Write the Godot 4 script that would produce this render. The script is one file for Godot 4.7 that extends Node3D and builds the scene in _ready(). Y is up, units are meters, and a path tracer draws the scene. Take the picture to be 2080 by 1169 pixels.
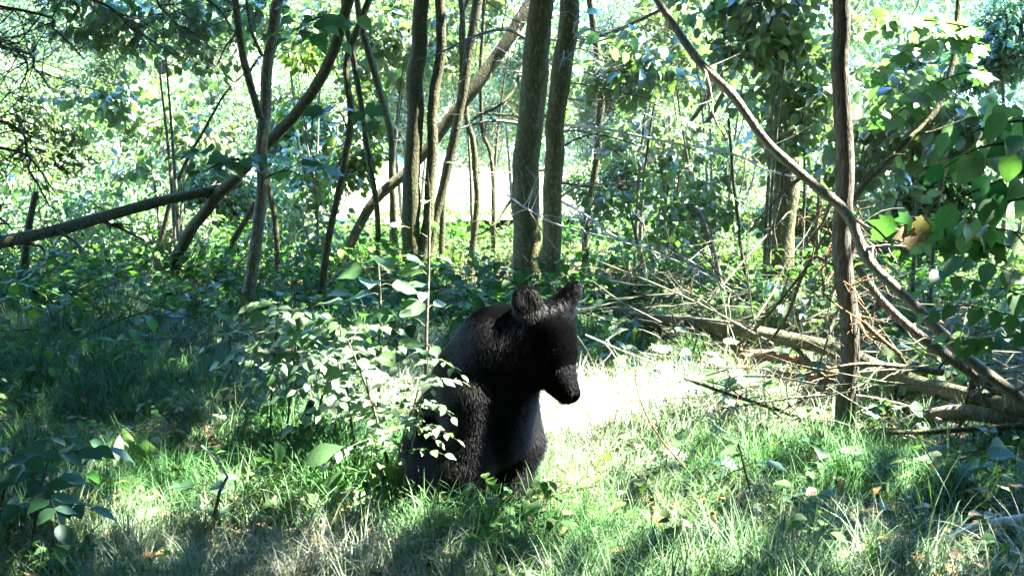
extends Node3D

const LENS := 2000.0
var eye := Vector3(0, 1.4, 0)
var pitch := deg_to_rad(-7.52)
var sun_to := Vector3(0.52, 0.85, -0.06).normalized()
var rng := RandomNumberGenerator.new()
var wob := FastNoiseLite.new()
var clump := FastNoiseLite.new()
var taken := {}
var M := {}
var gaps := []
var leafs := {}
var sprays := {}
var crown_tops := []
var lichen: Texture2D
var lichen_mask: Texture2D


# ---------- geometry collector ----------
class Shape:
	var v := PackedVector3Array()
	var n := PackedVector3Array()
	var uv := PackedVector2Array()
	var c := PackedColorArray()
	var i := PackedInt32Array()

	func add(p: Vector3, nn: Vector3, t: Vector2, col := Color.WHITE) -> int:
		v.append(p); n.append(nn); uv.append(t); c.append(col)
		return v.size() - 1

	func tri(a: int, b: int, d: int) -> void:
		var g := (v[b] - v[a]).cross(v[d] - v[a])
		if g.dot(n[a] + n[b] + n[d]) > 0.0:
			i.append(a); i.append(d); i.append(b)
		else:
			i.append(a); i.append(b); i.append(d)

	func mesh() -> ArrayMesh:
		var m := ArrayMesh.new()
		if v.is_empty():
			return m
		var a := []
		a.resize(Mesh.ARRAY_MAX)
		a[Mesh.ARRAY_VERTEX] = v; a[Mesh.ARRAY_NORMAL] = n; a[Mesh.ARRAY_TEX_UV] = uv; a[Mesh.ARRAY_COLOR] = c; a[Mesh.ARRAY_INDEX] = i
		m.add_surface_from_arrays(Mesh.PRIMITIVE_TRIANGLES, a)
		return m


# ---------- where a photographed direction meets the place ----------
func ray(x: float, y: float) -> Vector3:
	return Vector3((x - 1040.0) / LENS, (584.5 - y) / LENS, -1.0).rotated(Vector3.RIGHT, pitch)

func at(x: float, y: float, d: float) -> Vector3:
	var r := ray(x, y)
	return eye + r * (d / -r.z)

func hgt(x: float, z: float) -> float:
	var far := maxf(0.0, -z - 14.0)
	return wob.get_noise_2d(x * 60.0, z * 60.0) * 0.05 + far * 0.012 + 5.0 * smoothstep(2.5, 10.0, -x) * smoothstep(15.0, 31.0, -z)

func gnd(x: float, y: float) -> Vector3:
	var r := ray(x, maxf(y, 345.0))
	var p := eye
	var h := 0.0
	for k in 4:
		p = eye + r * ((h - eye.y) / r.y)
		h = hgt(p.x, p.z)
	return p

func lin(r: float, g: float, b: float) -> Color:
	return Color(r, g, b).linear_to_srgb()

func rf(a: float, b: float) -> float:
	return rng.randf_range(a, b)

func rdir() -> Vector3:
	var y := rf(-1, 1)
	var a := rf(0, TAU)
	var s := sqrt(1.0 - y * y)
	return Vector3(s * cos(a), y, s * sin(a))


# ---------- naming ----------
func numbered(s: String) -> String:
	var k: int = taken.get(s, 0)
	taken[s] = k + 1
	return s if k == 0 else "%s_%03d" % [s, k]

func tag(o: Node, label: String, category: String, group := "", kind := "") -> Node:
	if label: o.set_meta("label", label)
	if category: o.set_meta("category", category)
	if group: o.set_meta("group", group)
	if kind: o.set_meta("kind", kind)
	return o

func thing(called: String, label: String, category: String, where := Vector3.ZERO, group := "") -> Node3D:
	var o := Node3D.new()
	o.name = numbered(called)
	add_child(o)
	o.position = where
	tag(o, label, category, group)
	return o

func part(called: String, m: Mesh, mat: Material, parent: Node) -> MeshInstance3D:
	var o := MeshInstance3D.new()
	o.name = called if parent != self else numbered(called)
	o.mesh = m
	o.material_override = mat
	parent.add_child(o, true)
	return o

func many(called: String, m: Mesh, mat: Material, xf: Array, cols: Array, parent: Node) -> MultiMeshInstance3D:
	var mm := MultiMesh.new()
	mm.transform_format = MultiMesh.TRANSFORM_3D
	mm.use_colors = true
	mm.mesh = m
	mm.instance_count = xf.size()
	for k in xf.size():
		mm.set_instance_transform(k, xf[k])
		mm.set_instance_color(k, cols[k])
	var o := MultiMeshInstance3D.new()
	o.name = called if parent != self else numbered(called)
	o.multimesh = mm
	o.material_override = mat
	parent.add_child(o, true)
	o.set_meta("kind", "stuff")
	return o


# ---------- tubes: trunks, limbs, twigs ----------
func smooth(pts: Array, step: float) -> Array:
	if pts.size() < 3 and step > 100.0:
		return pts
	var out := []
	for k in pts.size() - 1:
		var a: Vector3 = pts[maxi(k - 1, 0)]
		var b: Vector3 = pts[k]
		var c: Vector3 = pts[k + 1]
		var d: Vector3 = pts[mini(k + 2, pts.size() - 1)]
		var n := clampi(int(ceil(b.distance_to(c) / step)), 1, 60)
		for j in n:
			out.append(b.cubic_interpolate(c, a, d, float(j) / n))
	out.append(pts[-1])
	return out

func tube(s: Shape, path: Array, r0: float, r1: float, sides: int, rough := 0.0, flare := 0.0, power := 1.0) -> void:
	var n := path.size()
	if n < 2:
		return
	var total := 0.0
	for k in n - 1:
		total += (path[k + 1] - path[k]).length()
	var run := 0.0
	var X := Vector3.ZERO
	var first := s.v.size()
	for k in n:
		var t: Vector3 = (path[mini(k + 1, n - 1)] - path[maxi(k - 1, 0)]).normalized()
		if k == 0:
			X = t.cross(Vector3(0.3, 0.1, 0.95)).normalized() if absf(t.z) < 0.9 else t.cross(Vector3.RIGHT).normalized()
		X = (X - t * X.dot(t)).normalized()
		var Y := t.cross(X)
		if k > 0:
			run += (path[k] - path[k - 1]).length()
		var q := run / maxf(total, 0.0001)
		var r := lerpf(r0, r1, pow(q, power)) * (1.0 + flare * exp(-run * 7.0))
		for j in sides + 1:
			var a := TAU * float(j % sides) / sides
			var o := X * cos(a) + Y * sin(a)
			var p: Vector3 = path[k]
			var rr := r
			if rough > 0.0:
				rr *= 1.0 + rough * wob.get_noise_3d((p.x + o.x * r) * 900.0, p.y * 260.0, (p.z + o.z * r) * 900.0) + rough * 1.2 * wob.get_noise_3d(p.x * 200.0 + o.x * 40.0, p.y * 110.0, o.z * 40.0) + flare * 0.4 * exp(-run * 7.0) * sin(a * 4.0 + p.x * 9.0)
			s.add(p + o * rr, o, Vector2(float(j) / sides, run))
		if k > 0:
			for j in sides:
				var A := first + (k - 1) * (sides + 1) + j
				s.i.append(A); s.i.append(A + sides + 1); s.i.append(A + 1)
				s.i.append(A + 1); s.i.append(A + sides + 1); s.i.append(A + sides + 2)
	var end := first + (n - 1) * (sides + 1)
	var t2: Vector3 = (path[n - 1] - path[n - 2]).normalized()
	var cap := s.add(path[n - 1] + t2 * r1 * 0.3, t2, Vector2(0.5, run))
	for j in sides:
		s.i.append(end + j); s.i.append(cap); s.i.append(end + j + 1)

# a crooked twig with side twigs
func twig(s: Shape, from: Vector3, dir: Vector3, length: float, r: float, depth: int, droop := 0.0) -> void:
	var pts := [from]
	var d := dir.normalized()
	var n := 4
	for k in n:
		d = (d + rdir() * 0.28 + Vector3.DOWN * droop * 0.2).normalized()
		pts.append(pts[-1] + d * length / n)
	tube(s, pts, r, r * 0.35, 5 if r > 0.004 else 4)
	if depth > 0:
		for k in rng.randi_range(2, 4):
			var b: Vector3 = pts[rng.randi_range(1, n)]
			var side := (d + rdir() * 1.1).normalized()
			twig(s, b, side, length * rf(0.3, 0.6), r * 0.55, depth - 1, droop)

func dead(s: Shape, pts: Array, r0: float, r1: float, twigs: int, reach: float, depth := 1, droop := 0.3) -> void:
	var path := smooth(pts, maxf(0.06, r0 * 3.0))
	tube(s, path, r0, r1, 8 if r0 > 0.012 else 6, 0.18 if r0 > 0.008 else 0.0)
	for k in twigs:
		var q := rf(0.1, 1.0)
		var at_k := clampi(int(q * (path.size() - 1)), 0, path.size() - 2)
		var d: Vector3 = (path[at_k + 1] - path[at_k]).normalized()
		twig(s, path[at_k], (d * 0.7 + rdir()).normalized(), reach * rf(0.4, 1.0), lerpf(r0, r1, q) * 0.4 + 0.0012, depth, droop)


# ---------- leaves ----------
func leaf_shape(half: Array, fold: float, curl: float, wave: float, twist := 0.0) -> Shape:
	var s := Shape.new()
	var n := half.size() - 1
	for k in n + 1:
		var t := float(k) / n
		var y := -curl * t * t
		var h: float = half[k]
		var tw := twist * t
		for j in [-1, 0, 1]:
			var x: float = h * j
			var up: float = fold * absf(x) + wave * sin(t * 11.0 + j * 1.3) * absf(x)
			s.add(Vector3(x * cos(tw), y + up + x * sin(tw), t), Vector3(-j * fold, 1, 2.0 * curl * t).normalized(), Vector2(0.5 + 0.5 * j * (h / 0.45), t))
	for k in n:
		for j in 2:
			var a := k * 3 + j
			s.tri(a, a + 1, a + 3)
			s.tri(a + 1, a + 4, a + 3)
	return s

func lobed_shape(rim: Array, fold: float, curl: float) -> Shape:
	# right half of the outline as [x, z] pairs from stalk to tip, mirrored
	var s := Shape.new()
	var n := rim.size()
	for j in [1, -1]:
		var base := s.v.size()
		for k in n:
			var x: float = rim[k][0] * j
			var z: float = rim[k][1]
			s.add(Vector3(x, fold * absf(x) - curl * (z * z + x * x), z), Vector3(-j * fold, 1, curl * z).normalized(), Vector2(0.5 + x * 0.9, z))
			var zc := clampf(z, 0.0, 1.0)
			s.add(Vector3(0, -curl * zc * zc, zc), Vector3(0, 1, curl * z), Vector2(0.5, zc))
		for k in n - 1:
			var a := base + k * 2
			s.tri(a, a + 1, a + 2)
			s.tri(a + 1, a + 3, a + 2)
	return s

func leaf_xf(p: Vector3, dir: Vector3, up: Vector3, size: float) -> Transform3D:
	var z := dir.normalized()
	var x := up.cross(z)
	if x.length() < 0.01:
		x = Vector3.RIGHT.cross(z)
	x = x.normalized()
	var y := z.cross(x)
	return Transform3D(Basis(x * size, y * size, z * size), p)

func put_leaf(parent: Node, kind: String, mats: Array, p: Vector3, dir: Vector3, up: Vector3, size: float) -> void:
	var set_: Array = leafs[kind]
	var o := part("leaf", set_[rng.randi() % set_.size()], mats[rng.randi() % mats.size()], parent)
	o.transform = leaf_xf(p, dir, up, size)

func make_leaves() -> void:
	leafs.ovate = []; leafs.round = []; leafs.lance = []; leafs.maple = []
	for k in 4:
		leafs.ovate.append(leaf_shape([0.02, 0.2, 0.29, 0.31, 0.27, 0.19, 0.1, 0.0], rf(0.1, 0.45), rf(0.05, 0.3), rf(0.05, 0.18), rf(-0.3, 0.3)).mesh())
		leafs.round.append(leaf_shape([0.1, 0.35, 0.42, 0.38, 0.3, 0.19, 0.08, 0.0], rf(0.05, 0.35), rf(0.05, 0.3), rf(0.05, 0.16), rf(-0.3, 0.3)).mesh())
		leafs.lance.append(leaf_shape([0.02, 0.1, 0.16, 0.18, 0.165, 0.12, 0.06, 0.0], rf(0.1, 0.5), rf(0.1, 0.4), rf(0.0, 0.15), rf(-0.3, 0.3)).mesh())
		leafs.maple.append(lobed_shape([[0.0, 0.0], [0.22, -0.06], [0.3, 0.06], [0.52, 0.2], [0.36, 0.28], [0.6, 0.62], [0.34, 0.58], [0.26, 0.55], [0.26, 0.76], [0.12, 0.82], [0.0, 1.0]], rf(0.0, 0.3), rf(0.1, 0.35)).mesh())

# a spray of small leaves for foliage seen from afar: a folded blade each
func spray(count: int, spread: float, size: float, flat: float, slim := 0.32) -> ArrayMesh:
	var s := Shape.new()
	for k in count:
		var p := Vector3(rf(-1, 1), rf(-1, 1) * flat, rf(-1, 1)) * spread
		var up := (Vector3.UP * 0.7 + rdir()).normalized()
		var d := (rdir() * 0.8 + Vector3(p.x, -0.35, p.z).normalized()).normalized()
		var L := size * rf(0.6, 1.25)
		var xf := leaf_xf(p, d, up, L)
		var tone := rf(0.7, 1.25)
		var col := Color(tone * rf(0.85, 1.2), tone, tone * rf(0.8, 1.1))
		var rib := [Vector3(0, 0, 0), Vector3(0, -0.03, 0.5), Vector3(0, -0.16, 1)]
		for j in [-1, 1]:
			var nn := (xf.basis * Vector3(-j * 0.3, 1, 0.1)).normalized()
			var a := s.add(xf * rib[0], nn, Vector2(0.5, 0), col)
			var b := s.add(xf * rib[1], nn, Vector2(0.5, 0.5), col)
			var e := s.add(xf * rib[2], nn, Vector2(0.5, 1), col)
			var w := s.add(xf * Vector3(j * slim, 0.07, 0.42), nn, Vector2(0.5 + 0.4 * j, 0.42), col)
			s.tri(a, b, w)
			s.tri(b, e, w)
	return s.mesh()

# a spray of fuller leaves on a forked twig, for crowns near enough to see their outline
func leaf_spray(count: int, spread: float, size: float) -> ArrayMesh:
	var s := Shape.new()
	for k in count:
		var a := rf(0, TAU)
		var q := spread * sqrt(rng.randf())
		var p := Vector3(cos(a) * q, rf(-0.35, 0.2) * spread, sin(a) * q)
		tube(s, [Vector3(0, -0.12 * spread, 0), p * 0.55, p], 0.004, 0.0018, 3)
		var src := leaf_shape([0.04, 0.3, 0.36, 0.25, 0.0], rf(0.05, 0.4), rf(0.1, 0.45), 0.12, rf(-0.4, 0.4))
		var xf := leaf_xf(p, (Vector3(p.x, -0.3, p.z).normalized() + rdir() * 0.5).normalized(), (Vector3.UP * 0.9 + rdir()).normalized(), size * rf(0.55, 1.2))
		var tone := rf(0.7, 1.25)
		var b := s.v.size()
		for j in src.v.size():
			s.add(xf * src.v[j], (xf.basis * src.n[j]).normalized(), src.uv[j], Color(tone * rf(0.95, 1.1), tone, tone * 0.95))
		for j in src.i:
			s.i.append(b + j)
	return s.mesh()

# flat fan of needles, as on a hemlock bough
func needle_spray(length: float, needle: float) -> ArrayMesh:
	var s := Shape.new()
	var rows := 9
	tube(s, [Vector3.ZERO, Vector3(0, -0.02, length * 0.5), Vector3(0, -0.08, length)], 0.004, 0.001, 4)
	for k in rows:
		var t := (k + 0.5) / rows
		for j in [-1, 1]:
			var L := length * 0.55 * (1.0 - t * 0.7) * rf(0.7, 1.1)
			var o := Vector3(0, -0.08 * t * t, t * length)
			var d := Vector3(j * 0.8, rf(-0.25, 0.05), 0.6).normalized()
			tube(s, [o, o + d * L], 0.0018, 0.0008, 3)
			var m := int(L / 0.012)
			for q in m:
				for u in [-1, 1]:
					var b := o + d * (L * (q + 0.5) / m)
					var nd: Vector3 = (d * 0.5 + Vector3(d.z, 0, -d.x) * u + Vector3(0, rf(-0.2, 0.2), 0)).normalized() * needle
					var wv := d * 0.0022
					var a0 := s.add(b - wv, Vector3.UP, Vector2.ZERO)
					var a1 := s.add(b + wv, Vector3.UP, Vector2.ZERO)
					var a2 := s.add(b + nd, Vector3.UP, Vector2.ZERO)
					s.tri(a0, a1, a2)
	return s.mesh()


# ---------- materials ----------
func noise_tex(freq: float, oct: int, ramp: Array, sd: int, kind := FastNoiseLite.TYPE_SIMPLEX_SMOOTH, size := 512) -> NoiseTexture2D:
	var n := FastNoiseLite.new()
	n.seed = sd
	n.noise_type = kind
	n.frequency = freq
	n.fractal_octaves = oct
	var g := Gradient.new()
	g.offsets = PackedFloat32Array(ramp.map(func(a): return a[0]))
	g.colors = PackedColorArray(ramp.map(func(a): return a[1]))
	var t := NoiseTexture2D.new()
	t.noise = n; t.seamless = true; t.width = size; t.height = size; t.color_ramp = g
	return t

func grey_tex(freq: float, oct: int, sd: int, kind := FastNoiseLite.TYPE_SIMPLEX_SMOOTH) -> NoiseTexture2D:
	return noise_tex(freq, oct, [[0.0, Color.BLACK], [1.0, Color.WHITE]], sd, kind)

func bark(dark: Color, mid: Color, light: Color, moss: Color, sd: int, stretch: Vector3, relief: float) -> StandardMaterial3D:
	var m := StandardMaterial3D.new()
	m.albedo_texture = noise_tex(0.018, 5, [[0.0, dark], [0.38, mid], [0.52, moss], [0.62, mid], [0.8, light], [1.0, light]], sd)
	m.roughness = 0.92
	m.metallic_specular = 0.25
	m.uv1_triplanar = true
	m.uv1_scale = stretch
	m.heightmap_enabled = true
	m.heightmap_texture = grey_tex(0.03, 5, sd + 9)
	m.heightmap_scale = relief
	m.detail_enabled = true
	m.detail_albedo = lichen
	m.detail_mask = lichen_mask
	return m

func vein_tex() -> ImageTexture:
	var im := Image.create(128, 128, false, Image.FORMAT_RGB8)
	for y in 128:
		for x in 128:
			var u := absf(x - 63.5) / 64.0
			var v := float(y) / 128.0
			var side := fposmod((v - u * 0.55) * 7.0, 1.0)
			var d := minf(u * 14.0, minf(side, 1.0 - side) * 6.0)
			var k := 0.8 + 0.2 * clampf(d, 0.0, 1.0) + 0.13 * wob.get_noise_2d(x * 9.0, y * 9.0)
			if d < 0.6:
				k += 0.22 * (0.6 - d)
			k = clampf(k, 0.0, 1.0)
			im.set_pixel(x, y, Color(k, k, k * 0.97))
	return ImageTexture.create_from_image(im)

func leaf_mat(c: Color, glow: Color, gloss := 0.5, veins: Texture2D = null) -> StandardMaterial3D:
	var m := StandardMaterial3D.new()
	m.albedo_color = c
	m.albedo_texture = veins
	m.roughness = gloss
	m.metallic_specular = 0.4
	m.cull_mode = BaseMaterial3D.CULL_DISABLED
	m.backlight_enabled = true
	m.backlight = glow
	m.vertex_color_use_as_albedo = true
	return m

func make_materials() -> void:
	lichen = noise_tex(0.08, 4, [[0.0, lin(0.06, 0.08, 0.03)], [0.5, lin(0.13, 0.15, 0.08)], [1.0, lin(0.26, 0.28, 0.19)]], 41, FastNoiseLite.TYPE_SIMPLEX_SMOOTH, 256)
	lichen_mask = noise_tex(0.022, 5, [[0.0, Color.BLACK], [0.66, Color.BLACK], [0.76, Color(0.55, 0.55, 0.55)], [1.0, Color(0.75, 0.75, 0.75)]], 43)
	M.bark_mossy = bark(lin(0.03, 0.027, 0.014), lin(0.075, 0.07, 0.034), lin(0.16, 0.15, 0.09), lin(0.06, 0.075, 0.022), 3, Vector3(2.6, 1.1, 2.6), 1.0)
	M.bark_grey = bark(lin(0.035, 0.032, 0.022), lin(0.09, 0.085, 0.06), lin(0.2, 0.19, 0.15), lin(0.08, 0.09, 0.045), 5, Vector3(4.5, 1.6, 4.5), 0.5)
	M.bark_brown = bark(lin(0.028, 0.025, 0.02), lin(0.078, 0.07, 0.058), lin(0.19, 0.175, 0.15), lin(0.07, 0.07, 0.045), 7, Vector3(7.0, 0.9, 7.0), 1.2)
	M.bark_dark = bark(lin(0.022, 0.02, 0.012), lin(0.05, 0.047, 0.026), lin(0.1, 0.095, 0.06), lin(0.045, 0.055, 0.02), 11, Vector3(4.0, 1.3, 4.0), 0.8)
	M.dead_wood = bark(lin(0.045, 0.04, 0.032), lin(0.12, 0.108, 0.085), lin(0.27, 0.25, 0.215), lin(0.13, 0.12, 0.085), 13, Vector3(6.0, 2.0, 6.0), 0.4)
	M.pale_wood = bark(lin(0.18, 0.16, 0.14), lin(0.34, 0.32, 0.29), lin(0.5, 0.48, 0.45), lin(0.3, 0.28, 0.24), 17, Vector3(6.0, 2.0, 6.0), 0.4)
	M.rust_wood = bark(lin(0.05, 0.028, 0.016), lin(0.15, 0.085, 0.045), lin(0.3, 0.2, 0.13), lin(0.12, 0.07, 0.04), 19, Vector3(6.0, 1.5, 6.0), 0.8)
	var v := vein_tex()
	var glow := Color(0.8, 0.96, 0.6)
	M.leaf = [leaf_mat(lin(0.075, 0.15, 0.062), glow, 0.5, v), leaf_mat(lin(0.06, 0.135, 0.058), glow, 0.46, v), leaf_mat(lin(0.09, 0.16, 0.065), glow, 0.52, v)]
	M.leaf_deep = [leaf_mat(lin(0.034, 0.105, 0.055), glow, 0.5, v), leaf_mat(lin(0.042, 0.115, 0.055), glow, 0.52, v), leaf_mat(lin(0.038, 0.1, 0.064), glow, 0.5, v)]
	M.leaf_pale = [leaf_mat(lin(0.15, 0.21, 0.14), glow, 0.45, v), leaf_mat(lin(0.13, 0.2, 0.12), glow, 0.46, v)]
	M.leaf_fall = [leaf_mat(lin(0.24, 0.17, 0.05), Color(0.95, 0.8, 0.3), 0.5, v), leaf_mat(lin(0.22, 0.21, 0.06), Color(0.95, 0.8, 0.3), 0.5, v)]
	M.foliage = leaf_mat(Color.WHITE, glow, 0.36)
	M.herb = leaf_mat(Color.WHITE, glow, 0.6)
	M.herb.metallic_specular = 0.25
	M.foliage.metallic_specular = 0.5
	M.needles = leaf_mat(Color.WHITE, Color(0.2, 0.25, 0.1), 0.5)
	M.blade = leaf_mat(Color.WHITE, Color(0.6, 0.7, 0.3), 0.6)
	M.blade.metallic_specular = 0.25
	M.litter = leaf_mat(Color.WHITE, Color(0.3, 0.25, 0.15), 0.7)
	var g := StandardMaterial3D.new()
	g.albedo_texture = noise_tex(0.02, 6, [[0.0, lin(0.02, 0.015, 0.01)], [0.4, lin(0.055, 0.045, 0.025)], [0.6, lin(0.09, 0.08, 0.04)], [0.8, lin(0.07, 0.08, 0.03)], [1.0, lin(0.16, 0.13, 0.08)]], 23, FastNoiseLite.TYPE_SIMPLEX_SMOOTH, 1024)
	g.roughness = 0.95
	g.metallic_specular = 0.2
	g.uv1_triplanar = true
	g.uv1_world_triplanar = true
	g.uv1_scale = Vector3(0.7, 0.7, 0.7)
	g.heightmap_enabled = true
	g.heightmap_texture = grey_tex(0.04, 5, 31)
	g.heightmap_scale = 3.0
	M.soil = g
	var d := StandardMaterial3D.new()
	d.albedo_texture = noise_tex(0.02, 5, [[0.0, lin(0.2, 0.19, 0.1)], [0.5, lin(0.36, 0.33, 0.2)], [1.0, lin(0.48, 0.44, 0.3)]], 29)
	d.roughness = 0.95
	d.uv1_triplanar = true
	d.uv1_world_triplanar = true
	d.uv1_scale = Vector3(0.3, 0.3, 0.3)
	M.straw = d


# ---------- sun flecks: holes in the canopy, given by what they light ----------
func gap(x: float, y: float, d: float, rx: float, rz: float) -> void:
	var p := gnd(x, y) if d <= 0.0 else at(x, y, d)
	var q := p - sun_to * (p.y / sun_to.y)
	gaps.append([q.x, q.z, rx, rz])

func open_to_sun(p: Vector3, fuzz: float) -> bool:
	var q := p - sun_to * (p.y / sun_to.y)
	for g in gaps:
		var dx: float = (q.x - g[0]) / (g[2] + fuzz)
		var dz: float = (q.z - g[1]) / (g[3] + fuzz)
		if dx * dx + dz * dz < 1.0:
			return true
	if q.z > -4.8 and clump.get_noise_2d(q.x * 110.0 + 40.0, q.z * 110.0) > 0.32:
		return true
	return clump.get_noise_2d(q.x * 42.0, q.z * 42.0) > lerpf(0.42, 0.05, smoothstep(5.0, 9.0, -q.z)) + 0.18 * smoothstep(0.8, 1.6, -q.x) * smoothstep(4.6, 5.4, -q.z) - 1.2 * smoothstep(9.5, 11.2, -q.z + (minf(q.x, 0.0) + 1.5) * 0.3)


# ---------- builders ----------
# a tree that leaves the top of the frame; pts are [x, y] from base to the top that is seen
func tree(called: String, label: String, pts: Array, depths: Array, w0: float, w1: float, mat: Material, top: float, category := "tree", group := "", crown := true) -> Node3D:
	var base := gnd(pts[0][0], pts[0][1])
	if depths.size() == 0:
		depths = [-base.z, -base.z]
	else:
		base = at(pts[0][0], pts[0][1], depths[0])
		base.y = hgt(base.x, base.z)
	var path := [base - Vector3(0, 0.08, 0)]
	for k in range(1, pts.size()):
		var q := float(k) / (pts.size() - 1)
		path.append(at(pts[k][0], pts[k][1], lerpf(depths[0], depths[1], q)))
	var r0: float = w0 * 0.5 * depths[0] / LENS
	var r1: float = w1 * 0.5 * depths[1] / LENS
	var o := thing(called, label, category, base, group)
	var lowest: float = path[-1].y
	var rr := r1
	var length := 0.0
	for k in path.size() - 1:
		length += (path[k + 1] - path[k]).length()
	if top > path[-1].y:
		var d: Vector3 = (path[-1] - path[-2]).normalized()
		var left := top - lowest
		var more := 0.0
		for k in 4:
			d = (d + Vector3.UP * 0.35 + rdir() * 0.05).normalized()
			path.append(path[-1] + d * (left * 0.25 / maxf(d.y, 0.3)))
			more += left * 0.25 / maxf(d.y, 0.3)
		rr = maxf(r0 + (r1 - r0) / length * (length + more), r1 * 0.35)
	var local := []
	for p in path:
		local.append(p - base)
	var s := Shape.new()
	var fine := smooth(local, 0.09 if r0 > 0.03 else 0.07)
	for k in range(1, fine.size()):
		var q: Vector3 = fine[k] + base * 7.0
		fine[k] += Vector3(wob.get_noise_3d(q.x * 90.0, q.y * 90.0, q.z * 90.0), 0, wob.get_noise_3d(q.x * 90.0 + 500.0, q.y * 90.0, q.z * 90.0)) * (0.025 + r0 * 0.25)
	tube(s, fine, r0 * (1.0 if r0 > 0.12 else 0.88), rr, 20 if r0 > 0.06 else 12, 0.09 if r0 > 0.03 else 0.12, 0.55 if r0 > 0.03 else 0.15)
	part("trunk", s.mesh(), mat, o)
	if crown and top > 4.0:
		crown_tops.append({"node": o, "path": local.slice(maxi(local.size() - 4, 0)), "r": rr, "at": base + local[-2], "base": base, "mat": mat, "xf": [], "col": []})
	return o

func sub_branch(o: Node3D, called: String, pts: Array, depths: Array, w0: float, w1: float, mat: Material, twigs := 0, reach := 0.3, deep := 1, label := "") -> void:
	var s := Shape.new()
	var path := []
	for k in pts.size():
		path.append(at(pts[k][0], pts[k][1], lerpf(depths[0], depths[1], float(k) / (pts.size() - 1))) - o.position)
	dead(s, path, w0 * 0.5 * depths[0] / LENS, w1 * 0.5 * depths[1] / LENS, twigs, reach, deep)
	var p := part(called, s.mesh(), mat, o)
	if label: p.set_meta("label", label)

func stick(called: String, label: String, category: String, pts: Array, depths: Array, w0: float, w1: float, mat: Material, twigs := 0, reach := 0.3, group := "", deep := 1) -> MeshInstance3D:
	var s := Shape.new()
	var path := []
	for k in pts.size():
		var d: float = lerpf(depths[0], depths[1], float(k) / (pts.size() - 1)) if depths.size() == 2 else depths[k]
		path.append(at(pts[k][0], pts[k][1], d))
	var base: Vector3 = path[0]
	for k in path.size():
		path[k] -= base
	var da: float = depths[0]
	var db: float = depths[-1]
	dead(s, path, w0 * 0.5 * da / LENS, w1 * 0.5 * db / LENS, twigs, reach, deep)
	var o := part(called, s.mesh(), mat, self)
	o.position = base
	tag(o, label, category, group)
	return o

# a mass of foliage round a centre, with ragged edges and gaps
func foliage(parent: Node3D, called: String, centre: Vector3, rad: Vector3, count: int, size: float, kinds: Array, mat: Material, tone: Color, vary: float, ragged := 0.45) -> void:
	var xf := []
	var col := []
	var off := Vector3(rf(0, 900), rf(0, 900), rf(0, 900))
	var guard := 0
	while xf.size() < count and guard < count * 8:
		guard += 1
		var u := rdir()
		var q := pow(rng.randf(), 0.4)
		var p := u * q
		var edge := 1.0 - ragged + ragged * 2.2 * clump.get_noise_3dv(u * 70.0 + off)
		if q > edge or clump.get_noise_3dv(Vector3(p.x * rad.x, p.y * rad.y, p.z * rad.z) * 45.0 + off) < -0.12:
			continue
		var w := Vector3(p.x * rad.x, p.y * rad.y, p.z * rad.z) + centre
		if w.y + parent.position.y < hgt(w.x + parent.position.x, w.z + parent.position.z) + 0.02:
			continue
		var t := 1.0 + rf(-vary, vary)
		xf.append(Transform3D(Basis.from_euler(Vector3(rf(-0.6, 0.6), rf(0, TAU), rf(-0.6, 0.6))).scaled(Vector3.ONE * size * rf(0.7, 1.3)), w))
		col.append(Color(tone.r * t * rf(0.85, 1.2), tone.g * t, tone.b * t * rf(0.8, 1.2)))
	var each := int(ceil(xf.size() / float(kinds.size())))
	for k in kinds.size():
		var a := xf.slice(k * each, (k + 1) * each)
		if a.size():
			many(called, kinds[k], mat, a, col.slice(k * each, (k + 1) * each), parent)

# a bush or small tree of the background: stems and foliage
func bush(called: String, label: String, category: String, x: float, y: float, d: float, w: float, h: float, count: int, tone: Color, size := 0.45, kind := "broad", group := "", stems := 3) -> Node3D:
	var c := at(x, y, d)
	var g := hgt(c.x, c.z)
	var base := Vector3(c.x, g, c.z)
	var o := thing(called, label, category, base, group)
	var rx := w * 0.5 * d / LENS
	var ry := h * 0.5 * d / LENS
	var s := Shape.new()
	for k in stems:
		var side := Vector3(rf(-1, 1), 0, rf(-1, 1))
		tube(s, smooth([side * 0.15 - Vector3(0, 0.1, 0), Vector3(0, (c.y - g) * 0.5, 0) + side * rx * 0.25, Vector3(0, c.y - g, 0) + side * rx * 0.5, Vector3(0, c.y - g + ry * 0.7, 0) + side * rx * 0.6], 0.3), 0.012 + rx * 0.018, 0.004, 7, 0.1)
	part("stem", s.mesh(), M.bark_grey, o)
	var loose := 1.35 if kind == "maple" else 1.0
	foliage(o, "foliage", Vector3(0, c.y - g, 0), Vector3(rx, ry, rx * 0.8) * loose, int(count * (0.7 if kind == "maple" else 1.0)), size, sprays[kind], M.needles if kind == "needle" else M.foliage, tone, 0.3, 0.8 if kind == "maple" else 0.5)
	return o


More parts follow.
